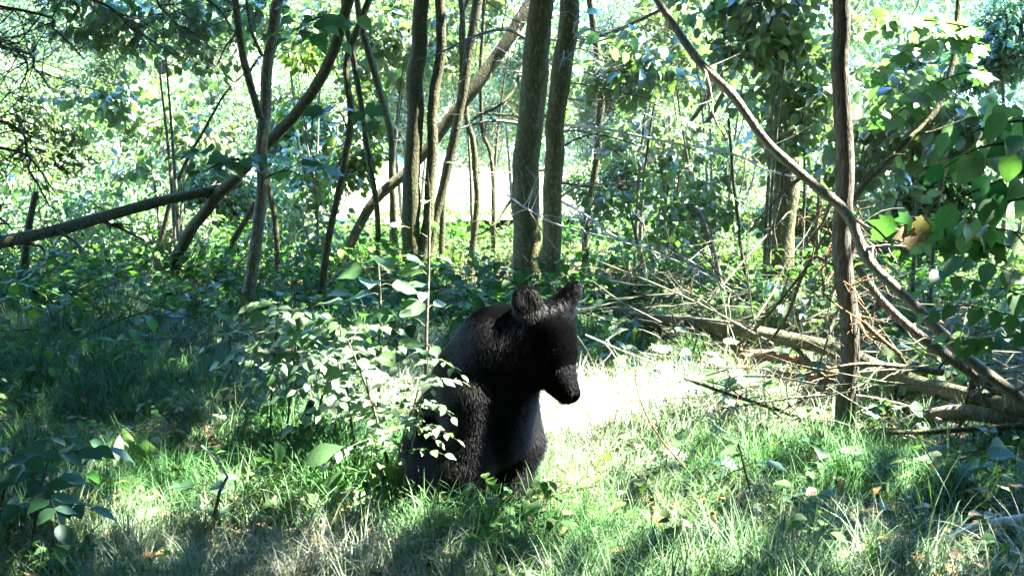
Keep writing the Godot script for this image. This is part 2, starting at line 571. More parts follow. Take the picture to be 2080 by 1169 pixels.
func _ready() -> void:
	rng.seed = 20260825
	wob.seed = 4
	wob.frequency = 0.01
	wob.fractal_octaves = 3
	clump.seed = 8
	clump.frequency = 0.01
	clump.fractal_octaves = 3
	# camera
	var cam := Camera3D.new()
	cam.name = "camera"
	cam.position = eye
	cam.rotation.x = pitch
	cam.fov = rad_to_deg(2.0 * atan(584.5 / LENS))
	cam.near = 0.05
	cam.far = 400.0
	add_child(cam)
	# sky, exposure
	var env := Environment.new()
	env.background_mode = Environment.BG_SKY
	var sm := ProceduralSkyMaterial.new()
	sm.sky_top_color = Color(0.31, 0.56, 0.9)
	sm.sky_horizon_color = Color(0.74, 0.86, 0.92)
	sm.sky_curve = 0.15
	sm.ground_bottom_color = Color(0.1, 0.12, 0.06)
	sm.ground_horizon_color = Color(0.6, 0.65, 0.6)
	var sky := Sky.new()
	sky.sky_material = sm
	env.sky = sky
	env.background_energy_multiplier = 1.0
	env.tonemap_mode = Environment.TONE_MAPPER_LINEAR
	env.tonemap_exposure = 26.0
	env.fog_enabled = true
	env.fog_density = 0.0002
	env.fog_light_color = Color(0.93, 0.97, 0.95)
	env.sdfgi_enabled = true
	env.ssao_enabled = true
	env.ssil_enabled = true
	var we := WorldEnvironment.new()
	we.name = "world_environment"
	we.environment = env
	add_child(we)
	# sun
	var sun := DirectionalLight3D.new()
	sun.name = "sun"
	sun.light_energy = 1.6
	sun.light_color = Color(1.0, 0.97, 0.93)
	sun.light_angular_distance = 0.53
	sun.shadow_enabled = true
	sun.look_at_from_position(sun_to * 50.0, Vector3.ZERO, Vector3.UP)
	add_child(sun)

	make_materials()
	make_leaves()
	sprays.broad = [spray(18, 0.5, 0.2, 0.6), spray(18, 0.5, 0.22, 0.5), spray(16, 0.5, 0.18, 0.7)]
	sprays.maple = [leaf_spray(13, 0.5, 0.27), leaf_spray(13, 0.5, 0.3), leaf_spray(12, 0.5, 0.25)]
	sprays.fine = [spray(34, 0.5, 0.13, 0.7, 0.28), spray(34, 0.5, 0.14, 0.6, 0.28)]
	sprays.canopy = [spray(16, 0.55, 0.3, 0.35, 0.4), spray(16, 0.55, 0.28, 0.4, 0.4)]
	sprays.needle = [needle_spray(0.6, 0.02), needle_spray(0.5, 0.018)]

	ground_and_grass()
	background()
	trunks()
	brush()
	plants()
	bear()
	canopy()


func ground_and_grass() -> void:
	var s := Shape.new()
	var xs := []
	var zs := []
	var q := -8.0
	while q <= 8.0:
		xs.append(q); q += 0.16
	for e in [9.0, 10.0, 11.5, 13.0, 18.0, 26.0, 40.0, 70.0, 130.0]:
		xs.append(e); xs.push_front(-e)
	q = 1.0
	while q >= -14.0:
		zs.append(q); q -= 0.16
	for e in [3.0, 8.0, 20.0, 60.0]:
		zs.push_front(e)
	for e in [-15.0, -16.0, -17.0, -18.5, -20.0, -22.5, -25.0, -28.5, -32.0, -37.0, -42.0, -60.0, -90.0, -140.0, -200.0]:
		zs.append(e)
	for z in zs:
		for x in xs:
			var e := 0.08
			var nn := Vector3(hgt(x - e, z) - hgt(x + e, z), 2.0 * e, hgt(x, z - e) - hgt(x, z + e)).normalized()
			s.add(Vector3(x, hgt(x, z), z), nn, Vector2(x, z))
	var w := xs.size()
	for a in zs.size() - 1:
		for b in w - 1:
			var k := a * w + b
			s.tri(k, k + 1, k + w)
			s.tri(k + 1, k + w + 1, k + w)
	tag(part("ground", s.mesh(), M.soil, self), "dark forest floor of soil and leaf litter", "ground", "", "structure")
	# dry sunlit clearing beyond the trees
	var m := Shape.new()
	var mx := []
	for k in 41:
		mx.append(-60.0 + 3.0 * k)
	var mz := [-17.0, -18.5, -20.0, -22.5, -25.0, -28.5, -32.0, -37.0, -42.0, -51.0, -60.0]
	for a in mz.size():
		for x in mx:
			m.add(Vector3(x, hgt(x, mz[a]) + 0.3, mz[a] + (2.5 * clump.get_noise_1d(x * 12.0) if a == 0 else 0.0)), Vector3.UP, Vector2(x, mz[a]))
	for a in mz.size() - 1:
		for b in mx.size() - 1:
			var k: int = a * mx.size() + b
			m.tri(k, k + 1, k + mx.size())
			m.tri(k + 1, k + mx.size() + 1, k + mx.size())
	tag(part("clearing", m.mesh(), M.straw, self), "pale dry clearing in full sun behind the trunks", "clearing", "", "structure")

	# tufts of sedge
	var tufts := []
	for k in 5:
		var t := Shape.new()
		for b in 30:
			var a := rf(0, TAU)
			var L := rf(0.16, 0.4)
			var lean := rf(0.25, 1.3)
			var o := Vector3(rf(-0.07, 0.07), 0, rf(-0.07, 0.07))
			var out := Vector3(cos(a), 0, sin(a))
			var sd := Vector3(-sin(a), 0, cos(a)) * rf(0.0016, 0.0034)
			var tone := rf(0.7, 1.3)
			var straw := 1.0 if rng.randf() < 0.16 else 0.0
			var col := Color(tone * lerpf(1.0, 2.6, straw), tone * lerpf(1.0, 1.35, straw), tone * lerpf(1.0, 1.7, straw))
			var last := -1
			for j in 6:
				var q2 := j / 5.0
				var ang := lean * q2 * 1.25
				var p := o + out * (L * sin(ang) / 1.2 * q2) + Vector3.UP * (L * q2 * cos(ang * 0.85))
				p.y = maxf(p.y, 0.005)
				var wv := sd * (1.0 - q2 * q2 * 0.95)
				var nn := (Vector3.UP * 0.6 + out * (0.4 - q2)).normalized()
				var v0 := t.add(p - wv, nn, Vector2(0, q2), col)
				t.add(p + wv, nn, Vector2(1, q2), col)
				if last >= 0:
					t.tri(last, last + 1, v0)
					t.tri(last + 1, v0 + 1, v0)
				last = v0
		tufts.append(t.mesh())
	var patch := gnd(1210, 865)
	var seat := gnd(1000, 1030)
	var mk := gnd(640, 1110)
	var bx := seat.x
	var bz := seat.z
	var sun_patch_at := Vector2(patch.x, patch.z)
	for v in tufts.size():
		var xf := []
		var col := []
		for k in 3000:
			var z := -2.7 - 7.5 * pow(rng.randf(), 1.2)
			var x := rf(-1.0, 1.0) * (1.2 - z * 0.62)
			var dens := clump.get_noise_2d(x * 60.0, z * 60.0)
			if (x > 1.25 and z > -3.75 and rng.randf() < 0.8) or (Vector2(x - mk.x, z - mk.z).length() < 0.4 and rng.randf() < 0.75) or Vector2((x - bx) / 0.3, (z - bz) / 0.22).length() < 1.0 or dens < rf(-0.95, -0.2) or (x > 1.1 and z < -4.6 and rng.randf() < 0.7):
				continue
			var tall := rf(0.35, 0.85) * (1.0 + 0.6 * dens)
			xf.append(Transform3D(Basis(Vector3.UP, rf(0, TAU)).scaled(Vector3(tall, tall * rf(0.7, 1.1), tall)), Vector3(x, hgt(x, z) - 0.01, z)))
			var t := rf(0.7, 1.3)
			var dry := clampf(clump.get_noise_2d(x * 25.0 + 300.0, z * 25.0) * 1.4 + (0.06 if x > -0.9 or z > -4.0 else -0.05) + rf(-0.2, 0.2) + 1.2 * exp(-(Vector2(x, z) - sun_patch_at).length_squared() * 1.9), 0.0, 1.0)  # natural dryness noise, plus sunlight painted into blade colour around the sun patch
			col.append(Color(lerpf(0.045, 0.38, dry) * t, lerpf(0.12, 0.37, dry) * t, lerpf(0.036, 0.32, dry) * t))  # pale end whitened so the painted sun patch looks overexposed
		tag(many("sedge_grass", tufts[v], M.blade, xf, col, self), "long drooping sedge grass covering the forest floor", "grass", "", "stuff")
	# the clearing's tall dry grass
	var fx := []
	var fc := []
	for k in 5000:
		var z := -17.5 - 26.0 * pow(rng.randf(), 1.5)
		var x := rf(-1, 1) * (3.0 - z * 0.62)
		var sc := rf(1.6, 3.2)
		fx.append(Transform3D(Basis(Vector3.UP, rf(0, TAU)).scaled(Vector3(sc, sc * 0.8, sc)), Vector3(x, hgt(x, z), z)))
		var t := rf(0.8, 1.3)
		fc.append(Color(0.27 * t, 0.26 * t, 0.12 * t))
	tag(many("clearing_grass", tufts[0], M.blade, fx, fc, self), "tall pale grass in the sunlit clearing behind the trunks", "grass", "", "stuff")
	# fallen leaves
	var lx := []
	var lc := []
	for k in 5200:
		var z := -2.6 - 10.0 * pow(rng.randf(), 1.3)
		var x := rf(-1, 1) * (1.2 - z * 0.62)
		lx.append(leaf_xf(Vector3(x, hgt(x, z) + rf(0.005, 0.05) + (0.06 if k % 3 == 0 else 0.0), z), Vector3(rf(-1, 1), rf(-0.25, 0.25), rf(-1, 1)), (Vector3.UP + rdir() * 0.5).normalized(), rf(0.04, 0.085)))
		var t := rf(0.5, 1.4)
		lc.append([Color(0.16 * t, 0.095 * t, 0.05 * t), Color(0.24 * t, 0.17 * t, 0.1 * t), Color(0.3 * t, 0.16 * t, 0.05 * t)][rng.randi() % 3])
	tag(many("leaf_litter", leafs.ovate[0], M.litter, lx, lc, self), "dry brown fallen leaves scattered over the forest floor", "leaf litter", "", "stuff")
	# herb layer: broad leaves on short stalks
	for v in 3:
		var h := Shape.new()
		var src: Shape = leaf_shape([0.05, 0.26, 0.33, 0.32, 0.24, 0.13, 0.0], 0.25, 0.25, 0.1)
		for k in 11:
			var a := rf(0, TAU)
			var o := Vector3(cos(a), 0, sin(a))
			var hh := rf(0.1, 0.42)
			var p := o * rf(0.03, 0.14) + Vector3.UP * hh
			tube(h, [Vector3(o.x * 0.02, 0, o.z * 0.02), p], 0.0025, 0.0015, 3)
			var x := leaf_xf(p, (o + rdir() * 0.5 + Vector3.DOWN * 0.2).normalized(), (Vector3.UP + rdir() * 0.35).normalized(), rf(0.055, 0.12))
			var b := h.v.size()
			var tone := rf(0.75, 1.25)
			for j in src.v.size():
				h.add(x * src.v[j], (x.basis * src.n[j]).normalized(), src.uv[j], Color(tone, tone, tone))
			for j in src.i:
				h.i.append(b + j)
		var hm := h.mesh()
		var xf := []
		var col := []
		for k in 2300:
			var z := -5.6 - 13.0 * pow(rng.randf(), 0.9)
			var x := rf(-1, 1) * (2.0 - z * 0.62)
			var dens := clump.get_noise_2d(x * 40.0 + 77.0, z * 40.0)
			if dens < rf(-0.35, 0.15) or (z > -6.6 and x > -1.0) or (x < -0.3 and z > -8.0 and rng.randf() < 0.8) or (x > 1.0 and z > -7.5 and rng.randf() < 0.6):
				continue
			var sc := rf(0.6, 1.25)
			xf.append(Transform3D(Basis(Vector3.UP, rf(0, TAU)).scaled(Vector3(sc, sc * rf(0.7, 1.2), sc)), Vector3(x, hgt(x, z), z)))
			var t := rf(0.75, 1.3)
			col.append(Color(0.055 * t * rf(0.8, 1.5), 0.13 * t, 0.03 * t))
		var wx := []
		var wc := []
		for k in 260:
			var z := -2.8 - 4.5 * pow(rng.randf(), 1.2)
			var x := rf(-1, 1) * (1.0 - z * 0.6)
			if clump.get_noise_2d(x * 50.0 + 11.0, z * 50.0) < rf(-0.2, 0.2):
				continue
			var sc := rf(0.25, 0.6)
			wx.append(Transform3D(Basis(Vector3.UP, rf(0, TAU)).scaled(Vector3(sc, sc, sc)), Vector3(x, hgt(x, z), z)))
			var t := rf(0.75, 1.3)
			wc.append(Color(0.06 * t * rf(0.8, 1.6), 0.13 * t, 0.04 * t))
		tag(many("weeds", hm, M.herb, wx, wc, self), "small broad leaved weeds scattered through the grass", "weeds", "", "stuff")
		tag(many("herb_layer", hm, M.herb, xf, col, self), "broad leaved herbs carpeting the ground between the trunks", "ground cover", "", "stuff")


func background() -> void:
	# far wood that closes the view
	var xf := [[], [], []]
	var col := [[], [], []]
	for k in 15000:
		var z := -44.0 - 20.0 * rng.randf()
		var x := rf(-1, 1) * (8.0 - z * 0.72)
		var top := 13.0 + 6.0 * clump.get_noise_2d(x * 9.0, z * 9.0)
		var y := top * pow(rng.randf(), 0.8) + hgt(x, z)
		if clump.get_noise_3d(x * 16.0, y * 16.0, z * 16.0) < -0.1:
			continue
		var v := k % 3
		xf[v].append(Transform3D(Basis.from_euler(Vector3(rf(-0.5, 0.5), rf(0, TAU), rf(-0.5, 0.5))).scaled(Vector3.ONE * rf(1.1, 2.0)), Vector3(x, y, z)))
		var t := rf(0.7, 1.3)
		col[v].append(Color(0.08 * t * rf(0.8, 1.3), 0.14 * t, 0.055 * t))
	for v in 3:
		tag(many("distant_wood", sprays.broad[v], M.foliage, xf[v], col[v], self), "distant leafy wood closing the view beyond the clearing", "wood", "", "stuff")
	for v in 3:
		var ux := []
		var uc := []
		for k in (3400 if v == 1 else 1700):
			var z := -11.5 - 14.0 * rng.randf()
			var x := lerpf(-0.42 if v != 1 else -0.8, -0.15 if v < 2 else 0.62, rng.randf()) * -z * 1.25
			if x > -0.16 * -z and x < 0.13 * -z:
				continue
			var top := 0.5 + 0.2 * (-z - 11.0) * (1.0 if x < 0.0 else 0.55) + 1.2 * clump.get_noise_2d(x * 30.0, z * 30.0)
			var y := top * pow(rng.randf(), 0.7)
			if clump.get_noise_3d(x * 38.0, y * 38.0, z * 38.0) < -0.08:
				continue
			ux.append(Transform3D(Basis.from_euler(Vector3(rf(-0.7, 0.7), rf(0, TAU), rf(-0.7, 0.7))).scaled(Vector3.ONE * rf(0.35, 0.65)), Vector3(x, hgt(x, z) + y, z)))
			var t := rf(0.6, 1.5)
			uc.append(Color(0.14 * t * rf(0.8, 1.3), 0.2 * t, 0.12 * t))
		tag(many("undergrowth", sprays.broad[v], M.foliage, ux, uc, self), "sunlit leafy undergrowth filling the gaps between the shrubs", "undergrowth", "", "stuff")
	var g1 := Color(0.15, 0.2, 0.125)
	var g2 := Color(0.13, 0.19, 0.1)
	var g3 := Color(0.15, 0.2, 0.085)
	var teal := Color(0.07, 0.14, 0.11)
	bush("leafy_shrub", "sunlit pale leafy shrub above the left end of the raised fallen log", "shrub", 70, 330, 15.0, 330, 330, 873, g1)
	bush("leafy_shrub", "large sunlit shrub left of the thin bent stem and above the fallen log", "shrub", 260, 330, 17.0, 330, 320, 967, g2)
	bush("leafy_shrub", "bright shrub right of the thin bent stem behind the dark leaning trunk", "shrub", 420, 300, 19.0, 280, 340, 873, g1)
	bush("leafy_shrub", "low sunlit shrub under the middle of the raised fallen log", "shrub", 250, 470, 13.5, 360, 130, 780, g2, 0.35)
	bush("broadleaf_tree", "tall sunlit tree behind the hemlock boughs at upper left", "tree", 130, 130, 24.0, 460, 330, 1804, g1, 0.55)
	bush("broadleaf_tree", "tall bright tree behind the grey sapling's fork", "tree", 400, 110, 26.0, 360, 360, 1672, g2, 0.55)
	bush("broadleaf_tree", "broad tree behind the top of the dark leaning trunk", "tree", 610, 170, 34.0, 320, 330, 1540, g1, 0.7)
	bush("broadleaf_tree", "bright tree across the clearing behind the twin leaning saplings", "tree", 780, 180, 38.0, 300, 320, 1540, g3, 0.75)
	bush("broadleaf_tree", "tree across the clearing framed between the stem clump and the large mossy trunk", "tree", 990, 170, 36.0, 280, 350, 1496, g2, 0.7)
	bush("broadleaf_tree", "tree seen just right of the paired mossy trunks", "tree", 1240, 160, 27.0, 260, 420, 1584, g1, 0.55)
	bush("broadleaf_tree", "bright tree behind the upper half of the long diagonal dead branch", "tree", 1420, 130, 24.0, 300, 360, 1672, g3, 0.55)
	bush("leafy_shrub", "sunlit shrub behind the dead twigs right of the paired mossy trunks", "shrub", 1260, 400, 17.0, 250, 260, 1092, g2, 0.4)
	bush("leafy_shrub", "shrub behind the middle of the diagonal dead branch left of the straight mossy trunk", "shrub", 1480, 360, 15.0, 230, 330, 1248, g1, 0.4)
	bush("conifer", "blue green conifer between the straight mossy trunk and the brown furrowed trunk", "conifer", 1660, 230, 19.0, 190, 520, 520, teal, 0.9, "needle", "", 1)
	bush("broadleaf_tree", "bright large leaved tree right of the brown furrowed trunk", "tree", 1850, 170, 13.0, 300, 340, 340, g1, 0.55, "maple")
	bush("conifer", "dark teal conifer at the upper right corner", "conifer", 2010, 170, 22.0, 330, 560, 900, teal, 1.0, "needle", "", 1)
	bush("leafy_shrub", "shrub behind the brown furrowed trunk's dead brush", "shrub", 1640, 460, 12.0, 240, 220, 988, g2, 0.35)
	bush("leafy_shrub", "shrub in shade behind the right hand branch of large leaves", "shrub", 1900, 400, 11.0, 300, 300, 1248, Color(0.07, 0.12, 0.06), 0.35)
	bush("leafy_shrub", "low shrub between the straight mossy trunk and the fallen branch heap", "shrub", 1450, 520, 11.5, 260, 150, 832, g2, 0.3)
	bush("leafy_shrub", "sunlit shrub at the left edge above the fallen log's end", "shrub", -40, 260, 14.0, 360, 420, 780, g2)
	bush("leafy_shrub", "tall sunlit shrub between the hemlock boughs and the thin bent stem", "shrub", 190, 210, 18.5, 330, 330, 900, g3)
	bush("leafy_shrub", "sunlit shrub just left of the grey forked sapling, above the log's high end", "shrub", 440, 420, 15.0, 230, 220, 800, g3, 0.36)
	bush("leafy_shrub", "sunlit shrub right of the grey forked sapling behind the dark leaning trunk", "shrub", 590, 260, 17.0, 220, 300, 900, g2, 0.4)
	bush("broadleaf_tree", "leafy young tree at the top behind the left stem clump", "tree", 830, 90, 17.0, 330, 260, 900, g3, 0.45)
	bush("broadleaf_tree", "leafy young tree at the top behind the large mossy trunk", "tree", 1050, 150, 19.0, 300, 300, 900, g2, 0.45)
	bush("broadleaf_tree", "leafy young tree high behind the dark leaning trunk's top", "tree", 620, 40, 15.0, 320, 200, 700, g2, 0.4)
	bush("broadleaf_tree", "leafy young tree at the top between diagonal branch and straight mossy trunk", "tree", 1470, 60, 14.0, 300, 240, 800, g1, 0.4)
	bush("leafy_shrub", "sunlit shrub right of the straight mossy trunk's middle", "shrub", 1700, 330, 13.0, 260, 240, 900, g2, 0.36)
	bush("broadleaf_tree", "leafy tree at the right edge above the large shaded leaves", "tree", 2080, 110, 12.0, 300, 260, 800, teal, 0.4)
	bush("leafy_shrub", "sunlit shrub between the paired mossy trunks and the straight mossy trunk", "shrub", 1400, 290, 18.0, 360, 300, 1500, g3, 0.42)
	for q in [["hanging leafy sapling top left of the grey forked sapling", 350, 70, 11.0, 280, 200, 170], ["leafy sapling top between the winding sapling and the left stem clump", 765, 110, 12.5, 190, 240, 150], ["leafy sapling top between the left stem clump and the large mossy trunk", 975, 60, 12.8, 200, 200, 140], ["leafy sapling top right of the paired mossy trunks", 1280, 110, 10.5, 230, 260, 170], ["leafy sapling top hiding the head of the straight mossy trunk", 1560, 15, 9.2, 240, 150, 150], ["leafy sapling top close left of the brown furrowed trunk", 1660, 150, 9.6, 150, 240, 120], ["pale leaved sapling top behind the brown trunk's right limb", 1890, 260, 8.0, 230, 260, 150], ["leafy sapling crossing the upper half of the diagonal branch from behind", 1440, 220, 11.5, 230, 240, 150], ["leafy sapling in the gap left of the grey forked sapling's middle", 330, 260, 12.0, 260, 160, 120]]:
		bush("maple_sapling", q[0], "sapling", q[1], q[2], q[3], q[4] * 1.3, q[5] * 1.25, int(q[6] * 0.75), g1, 0.45, "maple", "", 2)
	bush("leafy_shrub", "low leafy brush left of the brown trunk above the reddish limbs", "shrub", 1590, 625, 6.6, 170, 110, 46, g2, 0.3, "maple")
	bush("leafy_shrub", "low leafy brush right of the brown trunk between the fallen logs", "shrub", 1850, 720, 5.6, 200, 120, 46, g2, 0.27, "maple")
	bush("maple_sapling", "yellow green maple sapling right of the paired mossy trunks", "sapling", 1330, 430, 9.0, 340, 280, 100, Color(0.11, 0.165, 0.06), 0.3, "maple", "", 2)
	bush("maple_sapling", "yellow green maple sapling behind the twin leaning saplings", "sapling", 660, 230, 12.0, 190, 260, 170, Color(0.11, 0.17, 0.04), 0.36, "maple", "", 2)
	bush("maple_sapling", "thin leaved sapling low behind the base of the leaning trunk's crossing", "sapling", 620, 350, 12.5, 150, 150, 90, g3, 0.34, "maple", "", 2)


func trunks() -> void:
	var o: Node3D
	var wx := []
	var wc := []
	for k in 6500:
		var a := rf(-0.35, PI + 0.35)
		var r := rf(9.0, 15.0)
		var p := Vector3(r * cos(a), 0, 1.0 + r * sin(a))
		p.y = hgt(p.x, p.z) + rf(0.1, 8.0)
		wx.append(Transform3D(Basis.from_euler(Vector3(rf(-0.5, 0.5), rf(0, TAU), rf(-0.5, 0.5))).scaled(Vector3.ONE * rf(0.8, 1.5)), p))
		var t := rf(0.7, 1.3)
		wc.append(Color(0.06 * t, 0.12 * t, 0.04 * t))
	tag(many("surrounding_wood", sprays.canopy[0], M.foliage, wx, wc, self), "leafy wood standing all round the clearing's near side", "wood", "", "stuff")
	o = tree("tree", "large mossy trunk right behind the bear's head, lit in flecks along its right side", [[1066, 612], [1068, 470], [1080, 250], [1098, 20], [1102, -30]], [], 58, 50, M.bark_mossy, 9.5)
	sub_branch(o, "dead_branch", [[1080, 255], [1000, 245], [930, 262]], [10.4, 10.0], 8, 3, M.dead_wood, 5, 0.5)
	sub_branch(o, "dead_branch", [[1085, 90], [1030, 60], [960, 75], [890, 110]], [10.4, 9.6], 9, 3, M.dead_wood, 12, 0.7, 2)
	sub_branch(o, "dead_branch", [[1062, 130], [1050, 170], [1020, 210], [960, 240]], [10.4, 9.8], 9, 3, M.bark_dark, 6, 0.5)
	sub_branch(o, "dead_branch", [[1095, 70], [1150, 85], [1190, 60], [1240, 75]], [10.3, 9.4], 7, 2, M.pale_wood, 10, 0.6, 2)
	sub_branch(o, "dead_branch", [[1070, 400], [1040, 405], [1000, 460], [960, 480]], [10.4, 9.8], 7, 3, M.bark_dark, 3, 0.3)
	o = tree("tree", "narrower mossy trunk close behind the large one on its right", [[1112, 600], [1120, 430], [1138, 200], [1152, 20], [1155, -30]], [], 42, 44, M.bark_mossy, 9.0)
	sub_branch(o, "dead_branch", [[1140, 80], [1230, 70], [1320, 30], [1380, 0]], [10.9, 10.0], 11, 5, M.bark_dark, 6, 0.6)
	sub_branch(o, "dead_branch", [[1125, 252], [1220, 260], [1340, 285], [1480, 310], [1560, 345], [1620, 360]], [10.6, 7.6], 6, 3, M.pale_wood, 12, 0.5)
	sub_branch(o, "dead_branch", [[1120, 130], [1200, 150], [1280, 190], [1380, 230]], [10.9, 9.5], 6, 2, M.dead_wood, 10, 0.6, 2)
	sub_branch(o, "dead_branch", [[1120, 400], [1180, 430], [1250, 480], [1340, 500], [1430, 545]], [10.9, 8.0], 6, 3, M.pale_wood, 12, 0.45)
	for k in 12:
		var y := 30.0 + 34.0 * k
		var sd := 1.0 if k % 3 else -1.0
		sub_branch(o, "dead_twig", [[1135, y], [1135 + sd * rf(50, 90), y + rf(-30, 30)], [1135 + sd * rf(110, 220), y + rf(-30, 80)]], [10.7, 10.7 + rf(-1.5, 0.5)], 5, 1.5, M.dead_wood if k % 2 else M.bark_dark, 7, 0.5, 2)
	o = tree("tree", "straight mossy trunk between the diagonal dead branch and the brown furrowed trunk", [[1592, 600], [1590, 430], [1588, 240], [1585, 40], [1584, -30]], [], 50, 62, M.bark_mossy, 9.5)
	sub_branch(o, "dead_branch", [[1580, 230], [1600, 190], [1620, 150]], [10.2, 9.8], 5, 2, M.pale_wood, 4, 0.4)
	sub_branch(o, "dead_branch", [[1570, 330], [1620, 360], [1660, 350]], [10.2, 9.6], 5, 2, M.pale_wood, 6, 0.5)
	o = tree("tree", "brown furrowed trunk at right with white sunlit edge and dead brush round its middle", [[1716, 905], [1712, 780], [1720, 640], [1708, 480], [1716, 330], [1709, 170], [1714, 40], [1712, -30]], [], 46, 36, M.bark_brown, 7.5)
	for k in 16:
		var y := 350.0 + 17.0 * k
		sub_branch(o, "dead_twig", [[1712, y], [1712 + rf(-40, 40), y + rf(10, 60)], [1712 + rf(-90, 90), y + rf(40, 150)]], [4.9, 4.9 + rf(-0.3, 0.3)], 7, 3, M.rust_wood if k % 3 else M.dead_wood, 3, 0.22)
	sub_branch(o, "live_limb", [[1720, 425], [1770, 360], [1840, 290], [1900, 228], [1935, 130], [1945, 40], [1952, -40]], [4.9, 5.3], 13, 10, M.bark_dark, 6, 0.4)
	o = tree("tree", "dark trunk of the left stem clump with a flared base", [[828, 580], [835, 500], [842, 300], [850, 100], [855, -30]], [], 42, 34, M.bark_dark, 8.5)
	sub_branch(o, "dead_branch", [[838, 200], [830, 280], [835, 340], [870, 370]], [11.5, 11.0], 6, 3, M.dead_wood, 4, 0.4)
	tree("tree", "second stem of the left clump, close right of its flared trunk", [[850, 580], [872, 400], [882, 220], [892, 90], [893, -30]], [], 24, 22, M.bark_dark, 8.0, "tree", "", false)
	tree("tree", "long leaning trunk that crosses behind the left stem clump up to the right", [[672, 512], [750, 420], [835, 340], [925, 230], [1000, 130], [1070, 20], [1095, -30]], [11.2, 11.6], 20, 29, M.bark_dark, 7.5, "leaning tree")
	tree("slender_tree", "slender dark stem rising steeply out of the left clump towards the upper middle", [[858, 575], [895, 390], [930, 250], [950, 130], [972, -30]], [], 20, 22, M.bark_dark, 7.0, "tree", "", false)
	tree("sapling", "dark sapling stem just left of the large mossy trunk, the nearer of the two there", [[955, 560], [968, 420], [962, 300], [945, 230], [940, 60], [960, -30]], [], 16, 10, M.bark_dark, 5.0, "sapling", "", false)
	tree("sapling", "thinnest dark stem just left of the large mossy trunk", [[1000, 540], [1002, 400], [995, 310], [980, 260], [975, 120], [985, -30]], [], 10, 8, M.bark_dark, 5.0, "sapling", "", false)
	tree("sapling", "dark upright stem left of the clump seen against the white clearing", [[898, 560], [900, 400], [912, 320], [935, 200], [940, 90], [930, -30]], [], 14, 12, M.bark_dark, 5.0, "sapling", "", false)
	o = tree("sapling", "winding dark sapling standing behind the large round leaves", [[632, 660], [668, 480], [690, 370], [714, 245], [706, 130], [735, 40], [760, -30]], [], 16, 15, M.bark_dark, 5.0, "sapling", "", false)
	tree("sapling", "straight thin stem right of the winding sapling", [[768, 580], [764, 420], [742, 290], [722, 150], [700, 40], [695, -30]], [], 13, 12, M.bark_dark, 5.0, "sapling", "", false)
	tree("sapling", "curved stem second right of the winding sapling", [[802, 560], [800, 400], [790, 260], [765, 160], [742, 80], [720, -30]], [], 15, 15, M.bark_dark, 5.5, "sapling", "", false)
	o = tree("sapling", "grey forked sapling standing in front of the dark leaning trunk", [[485, 670], [515, 520], [534, 400], [532, 290], [545, 150], [560, 10], [563, -30]], [], 28, 24, M.bark_grey, 6.5)
	sub_branch(o, "live_limb", [[528, 240], [508, 170], [490, 100], [478, 0], [474, -40]], [7.9, 7.9], 15, 13, M.bark_dark, 5, 0.4)
	sub_branch(o, "live_limb", [[530, 110], [510, 60], [500, 0]], [7.9, 7.6], 7, 5, M.bark_dark, 3, 0.4)
	tree("tree", "dark leaning trunk crossing behind the grey forked sapling", [[318, 540], [388, 462], [470, 370], [545, 287], [632, 185], [684, 80], [716, -30]], [10.9, 9.6], 27, 23, M.bark_dark, 7.5, "leaning tree")
	tree("sapling", "thin bent stem leaning over the raised fallen log", [[305, 570], [335, 440], [372, 340], [430, 235], [475, 170], [520, 130]], [], 13, 3, M.bark_dark, 0.0, "sapling", "", false)
	tree("sapling", "short stem leaning right in front of the foot of the dark leaning trunk", [[435, 580], [480, 480], [520, 410]], [], 16, 12, M.bark_dark, 0.0, "sapling", "", false)
	tree("sapling", "thin dark stem just right of the grey forked sapling's foot", [[566, 590], [562, 470], [548, 390], [540, 330]], [], 14, 9, M.bark_dark, 0.0, "sapling", "", false)
	tree("sapling", "short dark stem crossing the left end of the raised fallen log", [[44, 590], [50, 480], [70, 390]], [], 20, 12, M.bark_dark, 0.0, "sapling", "", false)
	tree("sapling", "knobbly slim stem right of the paired mossy trunks", [[1188, 560], [1195, 440], [1212, 310], [1222, 180], [1208, 60], [1195, -30]], [], 16, 15, M.bark_dark, 5.0, "sapling", "", false)
	tree("sapling", "forked slim tree leaning right behind the diagonal dead branch, its left stem", [[1320, 560], [1375, 310], [1420, 220], [1480, 130], [1520, 60]], [], 10, 10, M.bark_dark, 4.5, "sapling", "", false)
	tree("sapling", "slim stem right of the forked slim tree, also leaning right behind the diagonal branch", [[1335, 560], [1395, 300], [1440, 240], [1500, 120], [1520, 20]], [], 9, 11, M.bark_dark, 4.5, "sapling", "", false)
	tree("sapling", "thin bare stem standing in the brush below the diagonal branch's middle", [[1540, 640], [1505, 500], [1492, 360], [1480, 240]], [], 9, 5, M.bark_dark, 0.0, "sapling", "", false)
	tree("sapling", "crooked bare stem in front of the maple sapling", [[1490, 650], [1460, 560], [1430, 460], [1410, 420]], [], 16, 9, M.dead_wood, 0.0, "sapling", "", false)

	# dead and living boughs from the upper left
	var hem := thing("hemlock", "dark hemlock boughs reaching in from the upper left corner", "hemlock", Vector3(-5.4, hgt(-5.4, -7.0), -7.0))
	var s := Shape.new()
	tube(s, smooth([Vector3(0, -0.1, 0), Vector3(0, 4, 0), Vector3(0.1, 9, 0)], 0.2), 0.2, 0.08, 14, 0.1, 0.5)
	part("trunk", s.mesh(), M.bark_dark, hem)
	var nx := [[], []]
	var nc := [[], []]
